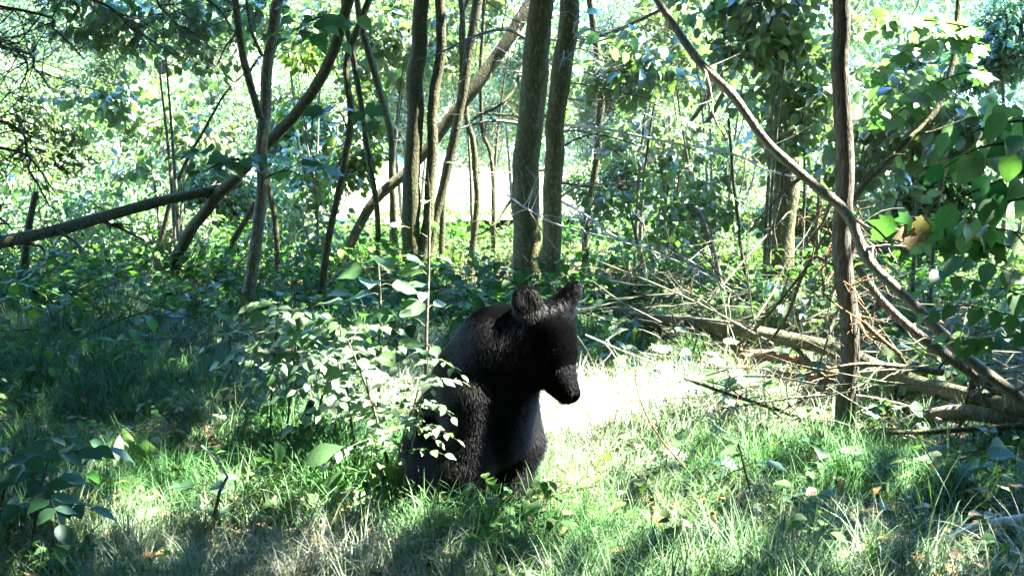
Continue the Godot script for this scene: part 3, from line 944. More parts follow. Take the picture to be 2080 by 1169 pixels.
	for b in [[[-160, -60], [40, 20], [110, 60], [170, 120]], [[-160, -120], [120, -20], [270, 60], [350, 110]], [[-160, 60], [0, 95], [70, 140], [100, 180]], [[-160, -160], [200, -60], [330, 20], [380, 90]], [[-160, 200], [-20, 240], [60, 320], [110, 390]], [[-160, 0], [0, 90], [40, 180]], [[-160, 280], [0, 300], [60, 350], [100, 420]], [[-200, -200], [260, -60], [420, 0], [470, 60]]]:
		var pp := []
		for k in b.size():
			pp.append(at(b[k][0], b[k][1], 6.6 - 0.2 * k) - hem.position)
		pp[0] = Vector3(0.1, pp[0].y + 0.1, 0.0)
		var sh := Shape.new()
		dead(sh, pp, 0.024, 0.005, 24, 0.7, 1, 0.4)
		part("bough", sh.mesh(), M.bark_dark, hem)
		if b[0][1] < 40:
			var path := smooth(pp, 0.1)
			for k in path.size():
				if k < path.size() / 4:
					continue
				for j in 2:
					var side := Vector3(rf(-1, 1), rf(-0.4, 0.1), rf(-1, 1)).normalized()
					var t := rf(0.7, 1.3)
					nx[j % 2].append(leaf_xf(path[k] + side * rf(0.0, 0.3), (side + Vector3(0.3, -0.3, 0.2)).normalized(), (Vector3.UP + rdir() * 0.4).normalized(), rf(0.25, 0.5)))
					nc[j % 2].append(Color(0.03 * t, 0.06 * t, 0.03 * t))
	for k in 2:
		many("needles", sprays.needle[k], M.needles, nx[k], nc[k], hem)


func brush() -> void:
	var o: MeshInstance3D
	stick("fallen_log", "mossy fallen log propped off the ground along the left edge", "log", [[-120, 515], [0, 492], [100, 470], [200, 443], [310, 412], [440, 384], [490, 370]], [9.0, 10.9], 32, 18, M.bark_dark, 9, 0.5)
	stick("fallen_log", "long fallen log running right from behind the bear's muzzle in front of the brown trunk", "log", [[1255, 634], [1330, 650], [1420, 655], [1560, 682], [1700, 712], [1850, 772], [1960, 800], [2120, 842]], [7.2, 4.4], 26, 34, M.bark_dark, 14, 0.5)
	stick("dead_branch", "long diagonal dead branch slanting down from the top to the right edge", "branch", [[1310, -40], [1355, 30], [1420, 125], [1490, 195], [1560, 290], [1650, 372], [1722, 435], [1765, 530], [1850, 612], [1960, 722], [2090, 822]], [4.8, 4.3], 15, 26, M.dead_wood, 12, 0.4)
	stick("fallen_log", "thick grey weathered log lying at the right edge under the long fallen log", "log", [[1835, 862], [1925, 838], [2010, 842], [2140, 868]], [4.9, 4.5], 30, 40, M.dead_wood, 5, 0.2)
	stick("fallen_log", "pale bare log in the bottom right corner", "log", [[1858, 1122], [1950, 1084], [2030, 1062], [2130, 1050]], [3.3, 3.45], 16, 34, M.pale_wood, 3, 0.2)
	stick("dead_branch", "curved dark branch passing low in front of the brown trunk's foot", "branch", [[1390, 768], [1480, 800], [1580, 832], [1700, 872], [1830, 878], [1960, 872], [2100, 862]], [5.0, 4.4], 6, 13, M.bark_dark, 10, 0.35)
	stick("dead_branch", "dark branch lying in the grass left of the brown trunk's foot", "branch", [[1545, 862], [1640, 935], [1720, 980], [1800, 1015]], [4.5, 4.0], 12, 6, M.bark_dark, 6, 0.3)
	stick("dead_branch", "reddish rotten limb lying under the long fallen log", "branch", [[1490, 728], [1580, 722], [1660, 745], [1700, 760]], [6.2, 5.6], 30, 20, M.rust_wood, 4, 0.3)
	stick("dead_branch", "reddish broken limb below the rotten limb left of the brown trunk", "branch", [[1500, 748], [1600, 765], [1690, 770]], [6.0, 5.6], 24, 16, M.rust_wood, 4, 0.3)
	stick("dead_branch", "limb slanting to the right edge parallel under the diagonal branch", "branch", [[1740, 540], [1800, 620], [1880, 690], [1980, 760], [2100, 840]], [4.9, 4.6], 16, 24, M.bark_brown, 8, 0.3)
	stick("dead_branch", "short reddish limb right of the diagonal branch above the fallen logs", "branch", [[1880, 640], [1935, 690], [1990, 745]], [4.8, 4.7], 16, 12, M.rust_wood, 3, 0.2)
	stick("dead_branch", "thin leaning pole from the brush up to the brown trunk's left side", "branch", [[1500, 700], [1560, 640], [1640, 540], [1690, 450]], [5.4, 5.0], 7, 5, M.bark_dark, 6, 0.3)
	stick("dead_branch", "dark bowed limb falling from the brown trunk's middle to the left fork", "branch", [[1720, 560], [1660, 520], [1630, 560], [1600, 640], [1560, 700]], [5.0, 5.3], 9, 6, M.bark_dark, 6, 0.3)
	stick("dead_branch", "rust coloured upright limb beside the brown trunk's dead brush", "branch", [[1720, 430], [1735, 500], [1700, 580], [1760, 660], [1830, 720]], [4.8, 4.7], 13, 9, M.rust_wood, 8, 0.3)
	stick("dead_twig", "pale twig stretching from the mossy trunks down to the fallen log", "twig", [[1030, 395], [1080, 430], [1150, 462], [1270, 490], [1350, 520], [1440, 560], [1500, 600]], [8.4, 6.6], 4, 3, M.pale_wood, 14, 0.35)
	stick("dead_twig", "pale thin twig arching low over the ferny plants right of the bear", "twig", [[1190, 680], [1260, 710], [1340, 740], [1430, 770], [1530, 800]], [5.6, 4.8], 3.5, 2, M.pale_wood, 12, 0.3)
	stick("dead_twig", "thin red brown twig standing in the sunlit grass right of the bear", "twig", [[1392, 948], [1345, 895], [1310, 835], [1292, 775], [1296, 740]], [4.0, 4.1], 5, 2.5, M.rust_wood, 3, 0.12)
	stick("dead_twig", "short dark stick lying on the grass at the bear's front paws", "twig", [[1050, 1030], [1130, 1002], [1215, 985]], [3.9, 4.0], 9, 6, M.bark_dark, 3, 0.15)
	stick("dead_twig", "brown forked dead stem standing in the lower left foreground", "twig", [[430, 1125], [434, 1060], [445, 1000], [462, 968]], [3.45, 3.5], 10, 6, M.rust_wood, 0)
	stick("dead_twig", "yellowish broken stalk leaning left from the forked dead stem", "twig", [[462, 968], [440, 935], [408, 905]], [3.5, 3.5], 5, 4, M.pale_wood, 0)
	stick("dead_twig", "dark thin twig in the grass below the ferny maple seedlings", "twig", [[1500, 900], [1520, 980], [1540, 1060], [1560, 1120]], [3.7, 3.5], 5, 4, M.bark_dark, 5, 0.25)
	stick("dead_twig", "dark twig slanting through the foreground grass right of the bear", "twig", [[1290, 960], [1340, 1020], [1400, 1090]], [3.8, 3.5], 5, 3, M.bark_dark, 5, 0.25)
	stick("stump", "small dark broken stub behind the bushy saplings left of the bear", "stump", [[612, 895], [622, 850], [632, 815]], [4.7, 4.65], 26, 15, M.bark_dark, 3, 0.2)
	# fine twigs of the heap
	var s := Shape.new()
	for k in 130:
		var x := rf(0.75, 3.6)
		var z := -4.5 - rf(0.0, 4.0)
		var d := Vector3(rf(-1, 1), rf(-0.2, 0.55), rf(-0.6, 0.6)).normalized()
		twig(s, Vector3(x, hgt(x, z) + rf(0.02, 0.5), z), d, rf(0.4, 1.3), rf(0.002, 0.007), 1, 0.2)
	for k in 24:
		var a := Vector3(rf(1.0, 3.4), rf(0.05, 0.45), rf(-7.2, -4.7))
		var d := Vector3(rf(-1, 1), rf(-0.05, 0.3), rf(-0.5, 0.5)).normalized() * rf(0.7, 2.0)
		a.y += hgt(a.x, a.z)
		dead(s, [a, a + d * 0.5 + rdir() * 0.08, a + d + Vector3.DOWN * 0.1], rf(0.007, 0.018), 0.004, 5, 0.35)
	tag(part("brush_heap", s.mesh(), M.bark_grey, self), "tangle of fine dead twigs heaped round the brown trunk's foot", "brush", "", "stuff")
	s = Shape.new()
	for k in 150:
		var x := rf(-4.5, 2.5)
		var z := -6.5 - rf(0.0, 5.5)
		twig(s, Vector3(x, hgt(x, z) + rf(0.0, 0.25), z), Vector3(rf(-1, 1), rf(-0.1, 0.4), rf(-1, 1)).normalized(), rf(0.5, 1.4), rf(0.003, 0.009), 1, 0.2)
	tag(part("fallen_twigs", s.mesh(), M.bark_dark, self), "dark fallen twigs scattered among the herbs under the trunks", "twigs", "", "stuff")


# a stem with leaves along its upper part; every leaf is a part
func leafy(called: String, label: String, category: String, pts: Array, depths: Array, w: float, n: int, from: float, kind: String, size: Array, mats: Array, wood: Material, spread := 0.12, group := "", droop := 0.25, flat := 0.8) -> Node3D:
	var path := []
	for k in pts.size():
		path.append(at(pts[k][0], pts[k][1], lerpf(depths[0], depths[1], float(k) / (pts.size() - 1))))
	var o := thing(called, label, category, path[0], group)
	for k in range(path.size() - 1, -1, -1):
		path[k] -= path[0]
	var sm := smooth(path, 0.04)
	var s := Shape.new()
	tube(s, sm, w * 0.5 * depths[0] / LENS, w * 0.22 * depths[1] / LENS, 7, 0.1)
	var spots := []
	for k in n:
		var q := from + (1.0 - from) * (k + 0.5) / n
		var p: Vector3 = sm[clampi(int(q * (sm.size() - 1)), 0, sm.size() - 1)]
		var a := k * 2.4 + rf(-0.5, 0.5)
		var d := Vector3(cos(a), rf(-0.1, 0.5), sin(a)).normalized()
		var e := p + d * spread * rf(0.3, 1.2)
		tube(s, [p, p.lerp(e, 0.5) + Vector3.UP * 0.01, e], 0.0022, 0.0014, 4)
		spots.append([e, d])
	part("stem", s.mesh(), wood, o)
	for sp in spots:
		var d: Vector3 = (sp[1] + Vector3.DOWN * droop + rdir() * 0.3).normalized()
		put_leaf(o, kind, mats, sp[0], d, (Vector3.UP * flat + rdir() * 0.4 + Vector3(0, 0, 0.35)).normalized(), rf(size[0], size[1]))
	return o

# leaflets in pairs along side stalks
func compound(called: String, label: String, category: String, pts: Array, depths: Array, w: float, fronds: int, from: float, frond: float, leaflet: Array, pairs: int, mats: Array, wood: Material, group := "", kind := "ovate", lean := Vector3.ZERO) -> Node3D:
	var path := []
	for k in pts.size():
		path.append(at(pts[k][0], pts[k][1], lerpf(depths[0], depths[1], float(k) / (pts.size() - 1))))
	var o := thing(called, label, category, path[0], group)
	for k in range(path.size() - 1, -1, -1):
		path[k] -= path[0]
	var sm := smooth(path, 0.04)
	var s := Shape.new()
	tube(s, sm, w * 0.5 * depths[0] / LENS, w * 0.25 * depths[1] / LENS, 7, 0.1)
	var put := []
	for k in fronds:
		var q := from + (1.0 - from) * (k + 0.8) / fronds
		var p: Vector3 = sm[clampi(int(q * (sm.size() - 1)), 0, sm.size() - 1)]
		var a := k * 2.4 + rf(-0.4, 0.4)
		var d := (Vector3(cos(a), rf(0.0, 0.45), sin(a)) + lean).normalized()
		var L := frond * rf(0.7, 1.15)
		var prev := p
		for j in pairs + 1:
			var t := float(j + 1) / (pairs + 1)
			var e := p + d * L * t + Vector3.DOWN * (L * 0.35 * t * t)
			tube(s, [prev, e], 0.0018, 0.0013, 3)
			var along := (e - prev).normalized()
			var side := along.cross(Vector3.UP).normalized()
			if j == pairs:
				put.append([e, along])
			else:
				put.append([e, (along * 0.5 + side).normalized()])
				put.append([e, (along * 0.5 - side).normalized()])
			prev = e
	part("stem", s.mesh(), wood, o)
	for sp in put:
		put_leaf(o, kind, mats, sp[0], (sp[1] + rdir() * 0.2 + Vector3.DOWN * 0.15).normalized(), (Vector3.UP + rdir() * 0.4 + Vector3(0, 0, 0.3)).normalized(), rf(leaflet[0], leaflet[1]))
	return o


func plants() -> void:
	# saplings just left of the bear
	leafy("sapling", "round leaved sapling with large pale leaves between the winding sapling and the bear", "sapling", [[768, 860], [770, 720], [772, 600], [766, 520]], [4.5, 4.5], 8, 20, 0.42, "round", [0.1, 0.16], M.leaf, M.bark_grey, 0.16)
	leafy("sapling", "slim pale stemmed sapling rising just left of the bear's shoulder", "sapling", [[868, 900], [865, 720], [870, 560], [872, 400], [866, 340]], [4.15, 4.2], 9, 14, 0.15, "ovate", [0.06, 0.1], M.leaf_pale, M.bark_grey, 0.12)
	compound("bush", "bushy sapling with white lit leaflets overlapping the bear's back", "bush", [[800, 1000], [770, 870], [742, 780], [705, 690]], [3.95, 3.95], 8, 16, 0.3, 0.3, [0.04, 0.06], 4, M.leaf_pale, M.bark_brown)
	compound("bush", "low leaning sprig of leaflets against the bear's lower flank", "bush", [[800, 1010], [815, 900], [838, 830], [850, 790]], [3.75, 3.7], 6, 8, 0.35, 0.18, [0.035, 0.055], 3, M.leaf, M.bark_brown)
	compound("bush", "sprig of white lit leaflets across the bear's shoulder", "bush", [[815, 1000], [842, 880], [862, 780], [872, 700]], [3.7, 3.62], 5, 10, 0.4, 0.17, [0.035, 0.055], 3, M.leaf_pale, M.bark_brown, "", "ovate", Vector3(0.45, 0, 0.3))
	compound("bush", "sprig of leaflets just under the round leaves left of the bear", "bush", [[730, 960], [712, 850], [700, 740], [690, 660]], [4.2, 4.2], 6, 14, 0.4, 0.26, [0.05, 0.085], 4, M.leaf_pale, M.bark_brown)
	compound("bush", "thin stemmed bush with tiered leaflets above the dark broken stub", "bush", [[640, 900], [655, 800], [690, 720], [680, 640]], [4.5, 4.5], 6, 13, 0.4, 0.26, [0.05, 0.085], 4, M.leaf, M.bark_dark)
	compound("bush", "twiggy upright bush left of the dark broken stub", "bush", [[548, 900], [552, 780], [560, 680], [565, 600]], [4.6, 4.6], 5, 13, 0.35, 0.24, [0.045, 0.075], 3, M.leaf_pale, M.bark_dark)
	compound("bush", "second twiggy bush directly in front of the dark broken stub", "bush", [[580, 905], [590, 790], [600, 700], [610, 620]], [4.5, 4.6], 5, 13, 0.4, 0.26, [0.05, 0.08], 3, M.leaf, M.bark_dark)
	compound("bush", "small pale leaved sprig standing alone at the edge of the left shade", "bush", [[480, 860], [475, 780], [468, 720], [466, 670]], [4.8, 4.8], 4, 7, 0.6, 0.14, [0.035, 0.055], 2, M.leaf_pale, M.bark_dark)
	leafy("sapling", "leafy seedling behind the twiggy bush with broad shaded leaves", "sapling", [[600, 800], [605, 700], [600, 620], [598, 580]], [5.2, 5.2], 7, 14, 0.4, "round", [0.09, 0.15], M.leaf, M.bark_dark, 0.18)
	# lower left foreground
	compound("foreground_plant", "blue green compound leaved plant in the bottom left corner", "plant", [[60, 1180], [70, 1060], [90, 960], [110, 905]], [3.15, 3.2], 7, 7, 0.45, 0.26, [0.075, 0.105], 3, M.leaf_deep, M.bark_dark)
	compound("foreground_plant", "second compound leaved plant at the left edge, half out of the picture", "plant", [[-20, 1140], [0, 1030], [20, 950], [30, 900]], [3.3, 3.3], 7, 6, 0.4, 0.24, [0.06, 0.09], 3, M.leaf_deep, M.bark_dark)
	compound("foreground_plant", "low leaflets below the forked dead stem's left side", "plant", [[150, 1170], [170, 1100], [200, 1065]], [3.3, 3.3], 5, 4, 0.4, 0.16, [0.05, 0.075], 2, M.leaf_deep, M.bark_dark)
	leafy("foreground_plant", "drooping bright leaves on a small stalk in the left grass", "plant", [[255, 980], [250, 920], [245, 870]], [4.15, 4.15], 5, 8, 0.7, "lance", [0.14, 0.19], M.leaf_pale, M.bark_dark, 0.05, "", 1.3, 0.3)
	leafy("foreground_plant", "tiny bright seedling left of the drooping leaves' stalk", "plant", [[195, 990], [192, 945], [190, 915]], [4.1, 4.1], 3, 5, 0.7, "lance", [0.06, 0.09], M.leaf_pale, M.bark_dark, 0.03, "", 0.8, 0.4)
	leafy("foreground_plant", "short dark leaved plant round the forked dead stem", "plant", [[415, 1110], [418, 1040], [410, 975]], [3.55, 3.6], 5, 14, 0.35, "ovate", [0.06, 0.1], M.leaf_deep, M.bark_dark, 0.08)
	# broad leaves of a milkweed-like plant
	var o := thing("foreground_plant", "broad leaved plant with upright white lit leaves in the lower foreground", "plant", gnd(600, 1090))
	var s := Shape.new()
	var leaves := [[555, 1040, 530, 955, 0.11, 1], [570, 940, 560, 890, 0.1, 0], [640, 1040, 690, 960, 0.17, 0], [650, 1050, 630, 975, 0.13, 0], [690, 1000, 770, 1020, 0.13, 1], [640, 1040, 640, 1090, 0.13, 1], [720, 960, 740, 940, 0.1, 1], [610, 1050, 560, 1010, 0.14, 1], [620, 940, 690, 905, 0.15, 0], [530, 940, 545, 915, 0.08, 1]]
	for k in leaves.size():
		var L: Array = leaves[k]
		var p := at(L[0], L[1], 3.72) - o.position
		var e := at(L[2], L[3], 3.62 + 0.04 * (k % 3)) - o.position
		tube(s, smooth([Vector3(0.02 * (k % 3) - 0.02, 0, 0), p * 0.5 + Vector3(0, 0.03, 0), p], 0.05), 0.004, 0.002, 5)
		put_leaf(o, "ovate" if k % 3 else "round", M.leaf_pale if L[5] else M.leaf, p, (e - p).normalized(), Vector3(0.42, 0.75, 0.5).normalized(), L[4] * 1.15)
	part("stem", s.mesh(), M.leaf[0], o)
	# right: big leaves of a branch that hangs in from the right
	var br := thing("leafy_branch", "branch of large shaded leaves hanging in from the right edge", "branch", at(2180, 300, 2.5))
	var paths := [[[2180, 300], [2080, 290], [1990, 300], [1920, 340]], [[2180, 340], [2080, 350], [2000, 380], [1930, 410]], [[2180, 380], [2090, 400], [2010, 420], [1950, 450]], [[2180, 260], [2090, 245], [2010, 255], [1960, 280]]]
	for b in paths.size():
		var bp := []
		for q in paths[b]:
			bp.append(at(q[0], q[1], 2.5 + 0.09 * b) - br.position)
		var sm := smooth(bp, 0.03)
		var sh := Shape.new()
		tube(sh, sm, 0.005, 0.0018, 6, 0.1)
		var tw := part("twig", sh.mesh(), M.bark_dark, br)
		for k in 15:
			var p: Vector3 = sm[int((sm.size() - 1) * (0.1 + 0.9 * k / 14.0))]
			var sd := 1.0 if k % 2 else -1.0
			var d := Vector3(-0.35 + rf(-0.4, 0.4), -0.95 + rf(-0.25, 0.3), sd * 0.4 + rf(-0.3, 0.3)).normalized()
			put_leaf(tw, ["ovate", "round", "ovate"][k % 3], [M.leaf_deep, M.leaf_pale, M.leaf][k % 3], p + Vector3(rf(-0.05, 0.05), rf(-0.06, 0.05), rf(-0.06, 0.06)), d, (Vector3(rf(-0.4, 0.4), 0.5, 0.8) + rdir() * 0.3).normalized(), rf(0.055, 0.095))
	br = thing("leafy_branch", "lower branch with yellowing and sunlit maple leaves under the large shaded leaves", "branch", at(2180, 500, 2.9))
	for b in [[[2180, 500], [2060, 470], [1960, 455], [1850, 440]], [[2180, 520], [2050, 500], [1930, 480], [1820, 450]]]:
		var bp := []
		for q in b:
			bp.append(at(q[0], q[1], 2.95) - br.position)
		var sm := smooth(bp, 0.03)
		var sh := Shape.new()
		tube(sh, sm, 0.004, 0.0016, 6, 0.1)
		var tw := part("twig", sh.mesh(), M.bark_dark, br)
		for k in 11:
			var p: Vector3 = sm[int((sm.size() - 1) * (0.15 + 0.85 * k / 10.0))]
			var sd := 1.0 if k % 2 else -1.0
			put_leaf(tw, "maple", M.leaf_fall if k in [6, 9] else M.leaf, p, Vector3(-0.4 + rf(-0.4, 0.4), -0.8 + rf(-0.2, 0.3), sd * 0.5).normalized(), (Vector3(0.3, 0.6, 0.6) + rdir() * 0.4).normalized(), rf(0.07, 0.1))
	br = thing("leafy_branch", "lowest branch of narrow layered leaves above the grey logs at right", "branch", at(2180, 640, 3.4))
	for b in [[[2180, 640], [2080, 600], [1980, 570], [1890, 545]], [[2180, 660], [2060, 640], [1960, 620], [1880, 640]], [[2180, 700], [2080, 680], [2000, 690], [1930, 680]], [[2180, 580], [2080, 560], [2000, 530], [1940, 520]]]:
		var bp := []
		for q in b:
			bp.append(at(q[0], q[1], 3.4) - br.position)
		var sm := smooth(bp, 0.03)
		var sh := Shape.new()
		tube(sh, sm, 0.004, 0.0016, 6, 0.1)
		var tw := part("twig", sh.mesh(), M.bark_dark, br)
		for k in 15:
			var p: Vector3 = sm[int((sm.size() - 1) * (0.1 + 0.9 * k / 14.0))]
			var sd := 1.0 if k % 2 else -1.0
			put_leaf(tw, "ovate", M.leaf if k % 4 else M.leaf_pale, p, Vector3(-0.6 + rf(-0.4, 0.4), -0.45 + rf(-0.3, 0.3), sd * 0.6).normalized(), (Vector3(0.2, 0.9, 0.4) + rdir() * 0.4).normalized(), rf(0.07, 0.11))
	# large sunlit leaves above, left of the right-hand limb
	br = thing("leafy_branch", "high branch of big white lit leaves between the brown trunk and its right limb", "branch", at(2000, 90, 5.0))
	for b in [[[2000, 90], [1900, 80], [1830, 110], [1780, 160]], [[2000, 60], [1880, 40], [1800, 40]], [[2000, 140], [1920, 160], [1850, 210], [1800, 250]]]:
		var bp := []
		for q in b:
			bp.append(at(q[0], q[1], 5.0) - br.position)
		var sm := smooth(bp, 0.05)
		var sh := Shape.new()
		tube(sh, sm, 0.006, 0.002, 6, 0.1)
		var tw := part("twig", sh.mesh(), M.bark_dark, br)
		for k in 13:
			var p: Vector3 = sm[int((sm.size() - 1) * (0.05 + 0.95 * k / 12.0))]
			var sd := 1.0 if k % 2 else -1.0
			put_leaf(tw, "maple", M.leaf_pale if k % 3 else M.leaf, p, Vector3(-0.4 + rf(-0.5, 0.5), -0.5 + rf(-0.3, 0.3), sd * 0.6).normalized(), (Vector3(0.4, 0.8, 0.2) + rdir() * 0.4).normalized(), rf(0.09, 0.14))
	# shaded leaves round the grey sapling
	var names := ["dark leaf cluster hanging left of the grey forked sapling", "dark leaf cluster hanging right of the grey forked sapling", "small leaf cluster under the dark leaning trunk's top", "leaf cluster low beside the winding sapling's middle", "green leaf cluster at the top between grey and winding saplings"]
	var spots := [[520, 330, 410, 350, 6.9, 22], [540, 360, 620, 360, 7.0, 14], [660, 90, 600, 70, 7.2, 14], [705, 260, 680, 230, 7.4, 12], [600, 60, 690, 40, 7.5, 14]]
	for k in spots.size():
		var q: Array = spots[k]
		leafy("leafy_twig", names[k], "twig", [[q[0], q[1]], [(q[0] + q[2]) * 0.5, (q[1] + q[3]) * 0.5 - 14], [q[2], q[3]]], [q[4], q[4] - 0.2], 5, q[5], 0.2, "maple" if k % 2 else "round", [0.1, 0.17], M.leaf, M.bark_dark, 0.2, "", 0.5)
	# herbs standing above the carpet
	var tall := [["broad leaved herb in the shade left of the leaning pale sprig", 690, 660], ["broad leaved herb behind the drooping leaves in deep shade", 330, 690], ["pale topped herb before the foot of the dark leaning trunk", 400, 640], ["broad leaved herb at the left edge below the fallen log", 70, 640], ["broad leaved herb under the middle of the fallen log", 230, 610], ["broad leaved herb right of the large mossy trunk's foot", 1190, 680]]
	for k in tall.size():
		var x: float = tall[k][1]
		var y: float = tall[k][2]
		var g := gnd(x, y)
		leafy("herb", tall[k][0], "herb", [[x, y], [x + 4, y - 30], [x - 4, y - 62]], [-g.z, -g.z], 5, 12, 0.3, "round", [0.11, 0.19], M.leaf_deep, M.bark_dark, 0.16)
	# sunlit plants right of the bear
	var right := [["sunlit maple seedling behind the red brown twig", 1330, 800, "maple"], ["sunlit broad leaved seedling under the pale arching twig", 1420, 780, "ovate"], ["bright seedling left of the brown trunk below the reddish limbs", 1520, 830, "ovate"], ["bright seedling between the red brown twig and the curved dark branch", 1450, 850, "maple"], ["pale seedling at the brown trunk's left foot", 1620, 800, "ovate"], ["leafy seedling low behind the bear's muzzle", 1230, 760, "lance"], ["seedling with tall leaves behind the fallen log's left end", 1300, 720, "ovate"]]
	for k in right.size():
		var x: float = right[k][1]
		var y: float = right[k][2]
		var g := gnd(x, y)
		leafy("seedling", right[k][0], "seedling", [[x, y], [x + 5, y - 40], [x - 3, y - 80]], [-g.z, -g.z], 4, 16, 0.3, right[k][3], [0.08, 0.14], M.leaf_pale if k % 2 else M.leaf, M.bark_dark, 0.16)
	var low := [["shaded maple leaf seedling in front of the bright sunlit grass", 1420, 960, "maple", 0.1], ["dark seedling under the curved dark branch left of the brown trunk", 1500, 1010, "round", 0.1], ["white lit small leaved seedling in the lower right grass", 1560, 1060, "ovate", 0.06], ["single broad leaved seedling left of the brown trunk's foot", 1680, 980, "round", 0.11], ["broad leaf seedling right of the brown trunk under the long log", 1800, 900, "round", 0.1], ["shaded seedling in the hollow under the grey weathered log", 1950, 1000, "round", 0.11], ["broad leaf seedling in front of the grey weathered log at the right edge", 2050, 960, "round", 0.12], ["seedling beside the pale bare log in the lower right", 1740, 1110, "ovate", 0.1], ["small seedling at the bear's front paws", 1005, 1075, "round", 0.06]]
	for k in low.size():
		var x: float = low[k][1]
		var y: float = low[k][2]
		var g := gnd(x, y)
		leafy("seedling", low[k][0], "seedling", [[x, y], [x + 6, y - 40], [x, y - 75]], [-g.z, -g.z], 4, 9, 0.4, low[k][3], [low[k][4] * 0.8, low[k][4] * 1.2], M.leaf_deep if k % 3 else M.leaf, M.bark_dark, 0.11)


# ---------- the bear ----------
var cells := {}

func bear() -> void:
	var origin := gnd(960, 995)
	var D := -origin.z
	var k0 := D / LENS
	var o := thing("bear", "black bear sitting upright in the grass, head bowed to the right", "bear", origin + Vector3(0, hgt(origin.x, origin.z + 0.13) - origin.y, 0.13))
	# joints: across, height on the picture, how far nearer than the seat, thickness (in millimetre-like units scaled by k0)
	var J := func(x: float, y: float, t: float) -> Vector3: return at(x, y, D - t) - origin
	var bones := []
	var bone := func(a: Array, b: Array) -> void: bones.append([J.call(a[0], a[1], a[2]), J.call(b[0], b[1], b[2]), a[3] * k0, b[3] * k0])
	bone.call([900, 905, -0.1, 82], [930, 830, -0.05, 78])
	bone.call([930, 830, -0.05, 78], [966, 752, 0.0, 76])
	bone.call([966, 752, 0.0, 80], [1012, 690, 0.05, 76])
	bone.call([1012, 690, 0.05, 76], [1066, 668, 0.09, 62])
	bone.call([1000, 720, 0.06, 74], [1072, 718, 0.1, 58])
	bone.call([985, 770, 0.08, 70], [1040, 780, 0.1, 50])
	bone.call([1040, 785, 0.1, 48], [1018, 860, 0.1, 54])
	bone.call([1018, 860, 0.1, 54], [960, 890, 0.0, 74])
	# forelegs
	bone.call([958, 790, 0.13, 60], [955, 890, 0.17, 46])
	bone.call([955, 890, 0.17, 46], [962, 985, 0.2, 38])
	bone.call([962, 985, 0.2, 38], [968, 1024, 0.22, 34])
	bone.call([968, 1024, 0.22, 32], [1000, 1034, 0.27, 24])
	bone.call([1048, 815, 0.0, 48], [1066, 882, 0.03, 37])
	bone.call([1066, 882, 0.03, 37], [1042, 955, 0.07, 32])
	bone.call([1042, 955, 0.07, 32], [1036, 990, 0.09, 30])
	bone.call([1036, 992, 0.09, 28], [1062, 1000, 0.14, 21])
	# hind legs
	bone.call([892, 900, 0.08, 72], [925, 930, 0.18, 54])
	bone.call([925, 930, 0.18, 46], [905, 1010, 0.2, 32])
	bone.call([905, 1015, 0.2, 28], [938, 1026, 0.27, 23])
	bone.call([930, 905, -0.2, 60], [985, 910, -0.14, 46])
	bone.call([985, 910, -0.14, 40], [985, 965, -0.12, 30])
	var head := []
	var hb := func(a: Array, b: Array) -> void: head.append([J.call(a[0], a[1], a[2]), J.call(b[0], b[1], b[2]), a[3] * k0, b[3] * k0])
	hb.call([1050, 667, 0.08, 56], [1094, 655, 0.1, 53])
	hb.call([1094, 655, 0.1, 56], [1118, 668, 0.13, 47])
	hb.call([1096, 702, 0.12, 59], [1120, 706, 0.15, 45])
	hb.call([1122, 690, 0.15, 42], [1131, 740, 0.18, 31])
	hb.call([1131, 738, 0.18, 33], [1155, 784, 0.2, 20])
	hb.call([1114, 752, 0.17, 28], [1142, 790, 0.19, 15])
	hb.call([1152, 690, 0.16, 13], [1160, 706, 0.165, 8])
	hb.call([1130, 690, 0.2, 13], [1138, 706, 0.2, 8])
	# ears
	for e in [[1050, 608, 0.175], [1052, 592, 0.165], [1064, 584, 0.16], [1078, 587, 0.165], [1088, 604, 0.175]]:
		hb.call([1076, 636, 0.15, 22], [e[0], e[1], e[2], 11])
	for e in [[1142, 590, 0.03], [1156, 577, 0.03], [1168, 573, 0.035], [1166, 590, 0.045]]:
		hb.call([1136, 618, 0.055, 22], [e[0], e[1], e[2], 10])
	var s := Shape.new()
	net(s, bones, 0.0125, 26.0 * k0)
	net(s, head, 0.0065, 14.0 * k0)
	# colour: black coat, brown muzzle
	var mz: Vector3 = J.call(1136, 775, 0.2)
	for k in s.v.size():
		var d := s.v[k].distance_to(mz)
		var b := clampf(1.0 - d / 0.07, 0.0, 1.0)
		s.c[k] = Color(lerpf(0.0021, 0.009, b), lerpf(0.0023, 0.0062, b), lerpf(0.0027, 0.0046, b))
	var coat := StandardMaterial3D.new()
	coat.vertex_color_use_as_albedo = true
	coat.roughness = 0.9
	coat.metallic_specular = 0.08
	part("body", s.mesh(), coat, o)
	# hair: short tapered strands lying along the body
	var h := Shape.new()
	var last := -1
	for j in 4:
		var t := j / 3.0
		var w := 0.045 * (1.0 - t * 0.9)
		var p := Vector3(0, 0.25 * t * t, t)
		var a := h.add(p - Vector3(w, 0, 0), Vector3(-0.5, 1, 0).normalized(), Vector2(0, t))
		h.add(p + Vector3(w, 0, 0), Vector3(0.5, 1, 0).normalized(), Vector2(1, t))
		if last >= 0:
			h.tri(last, last + 1, a)
			h.tri(last + 1, a + 1, a)
		last = a
	var hm := StandardMaterial3D.new()
	hm.vertex_color_use_as_albedo = true
	hm.roughness = 0.48
	hm.metallic_specular = 0.24
	hm.cull_mode = BaseMaterial3D.CULL_DISABLED
	var xf := []
	var col := []
	var tris := s.i.size() / 3
	var muzzle_tip: Vector3 = J.call(1160, 788, 0.21)
	var ear_a: Vector3 = J.call(1068, 590, 0.17)
	var ear_b: Vector3 = J.call(1160, 580, 0.04)
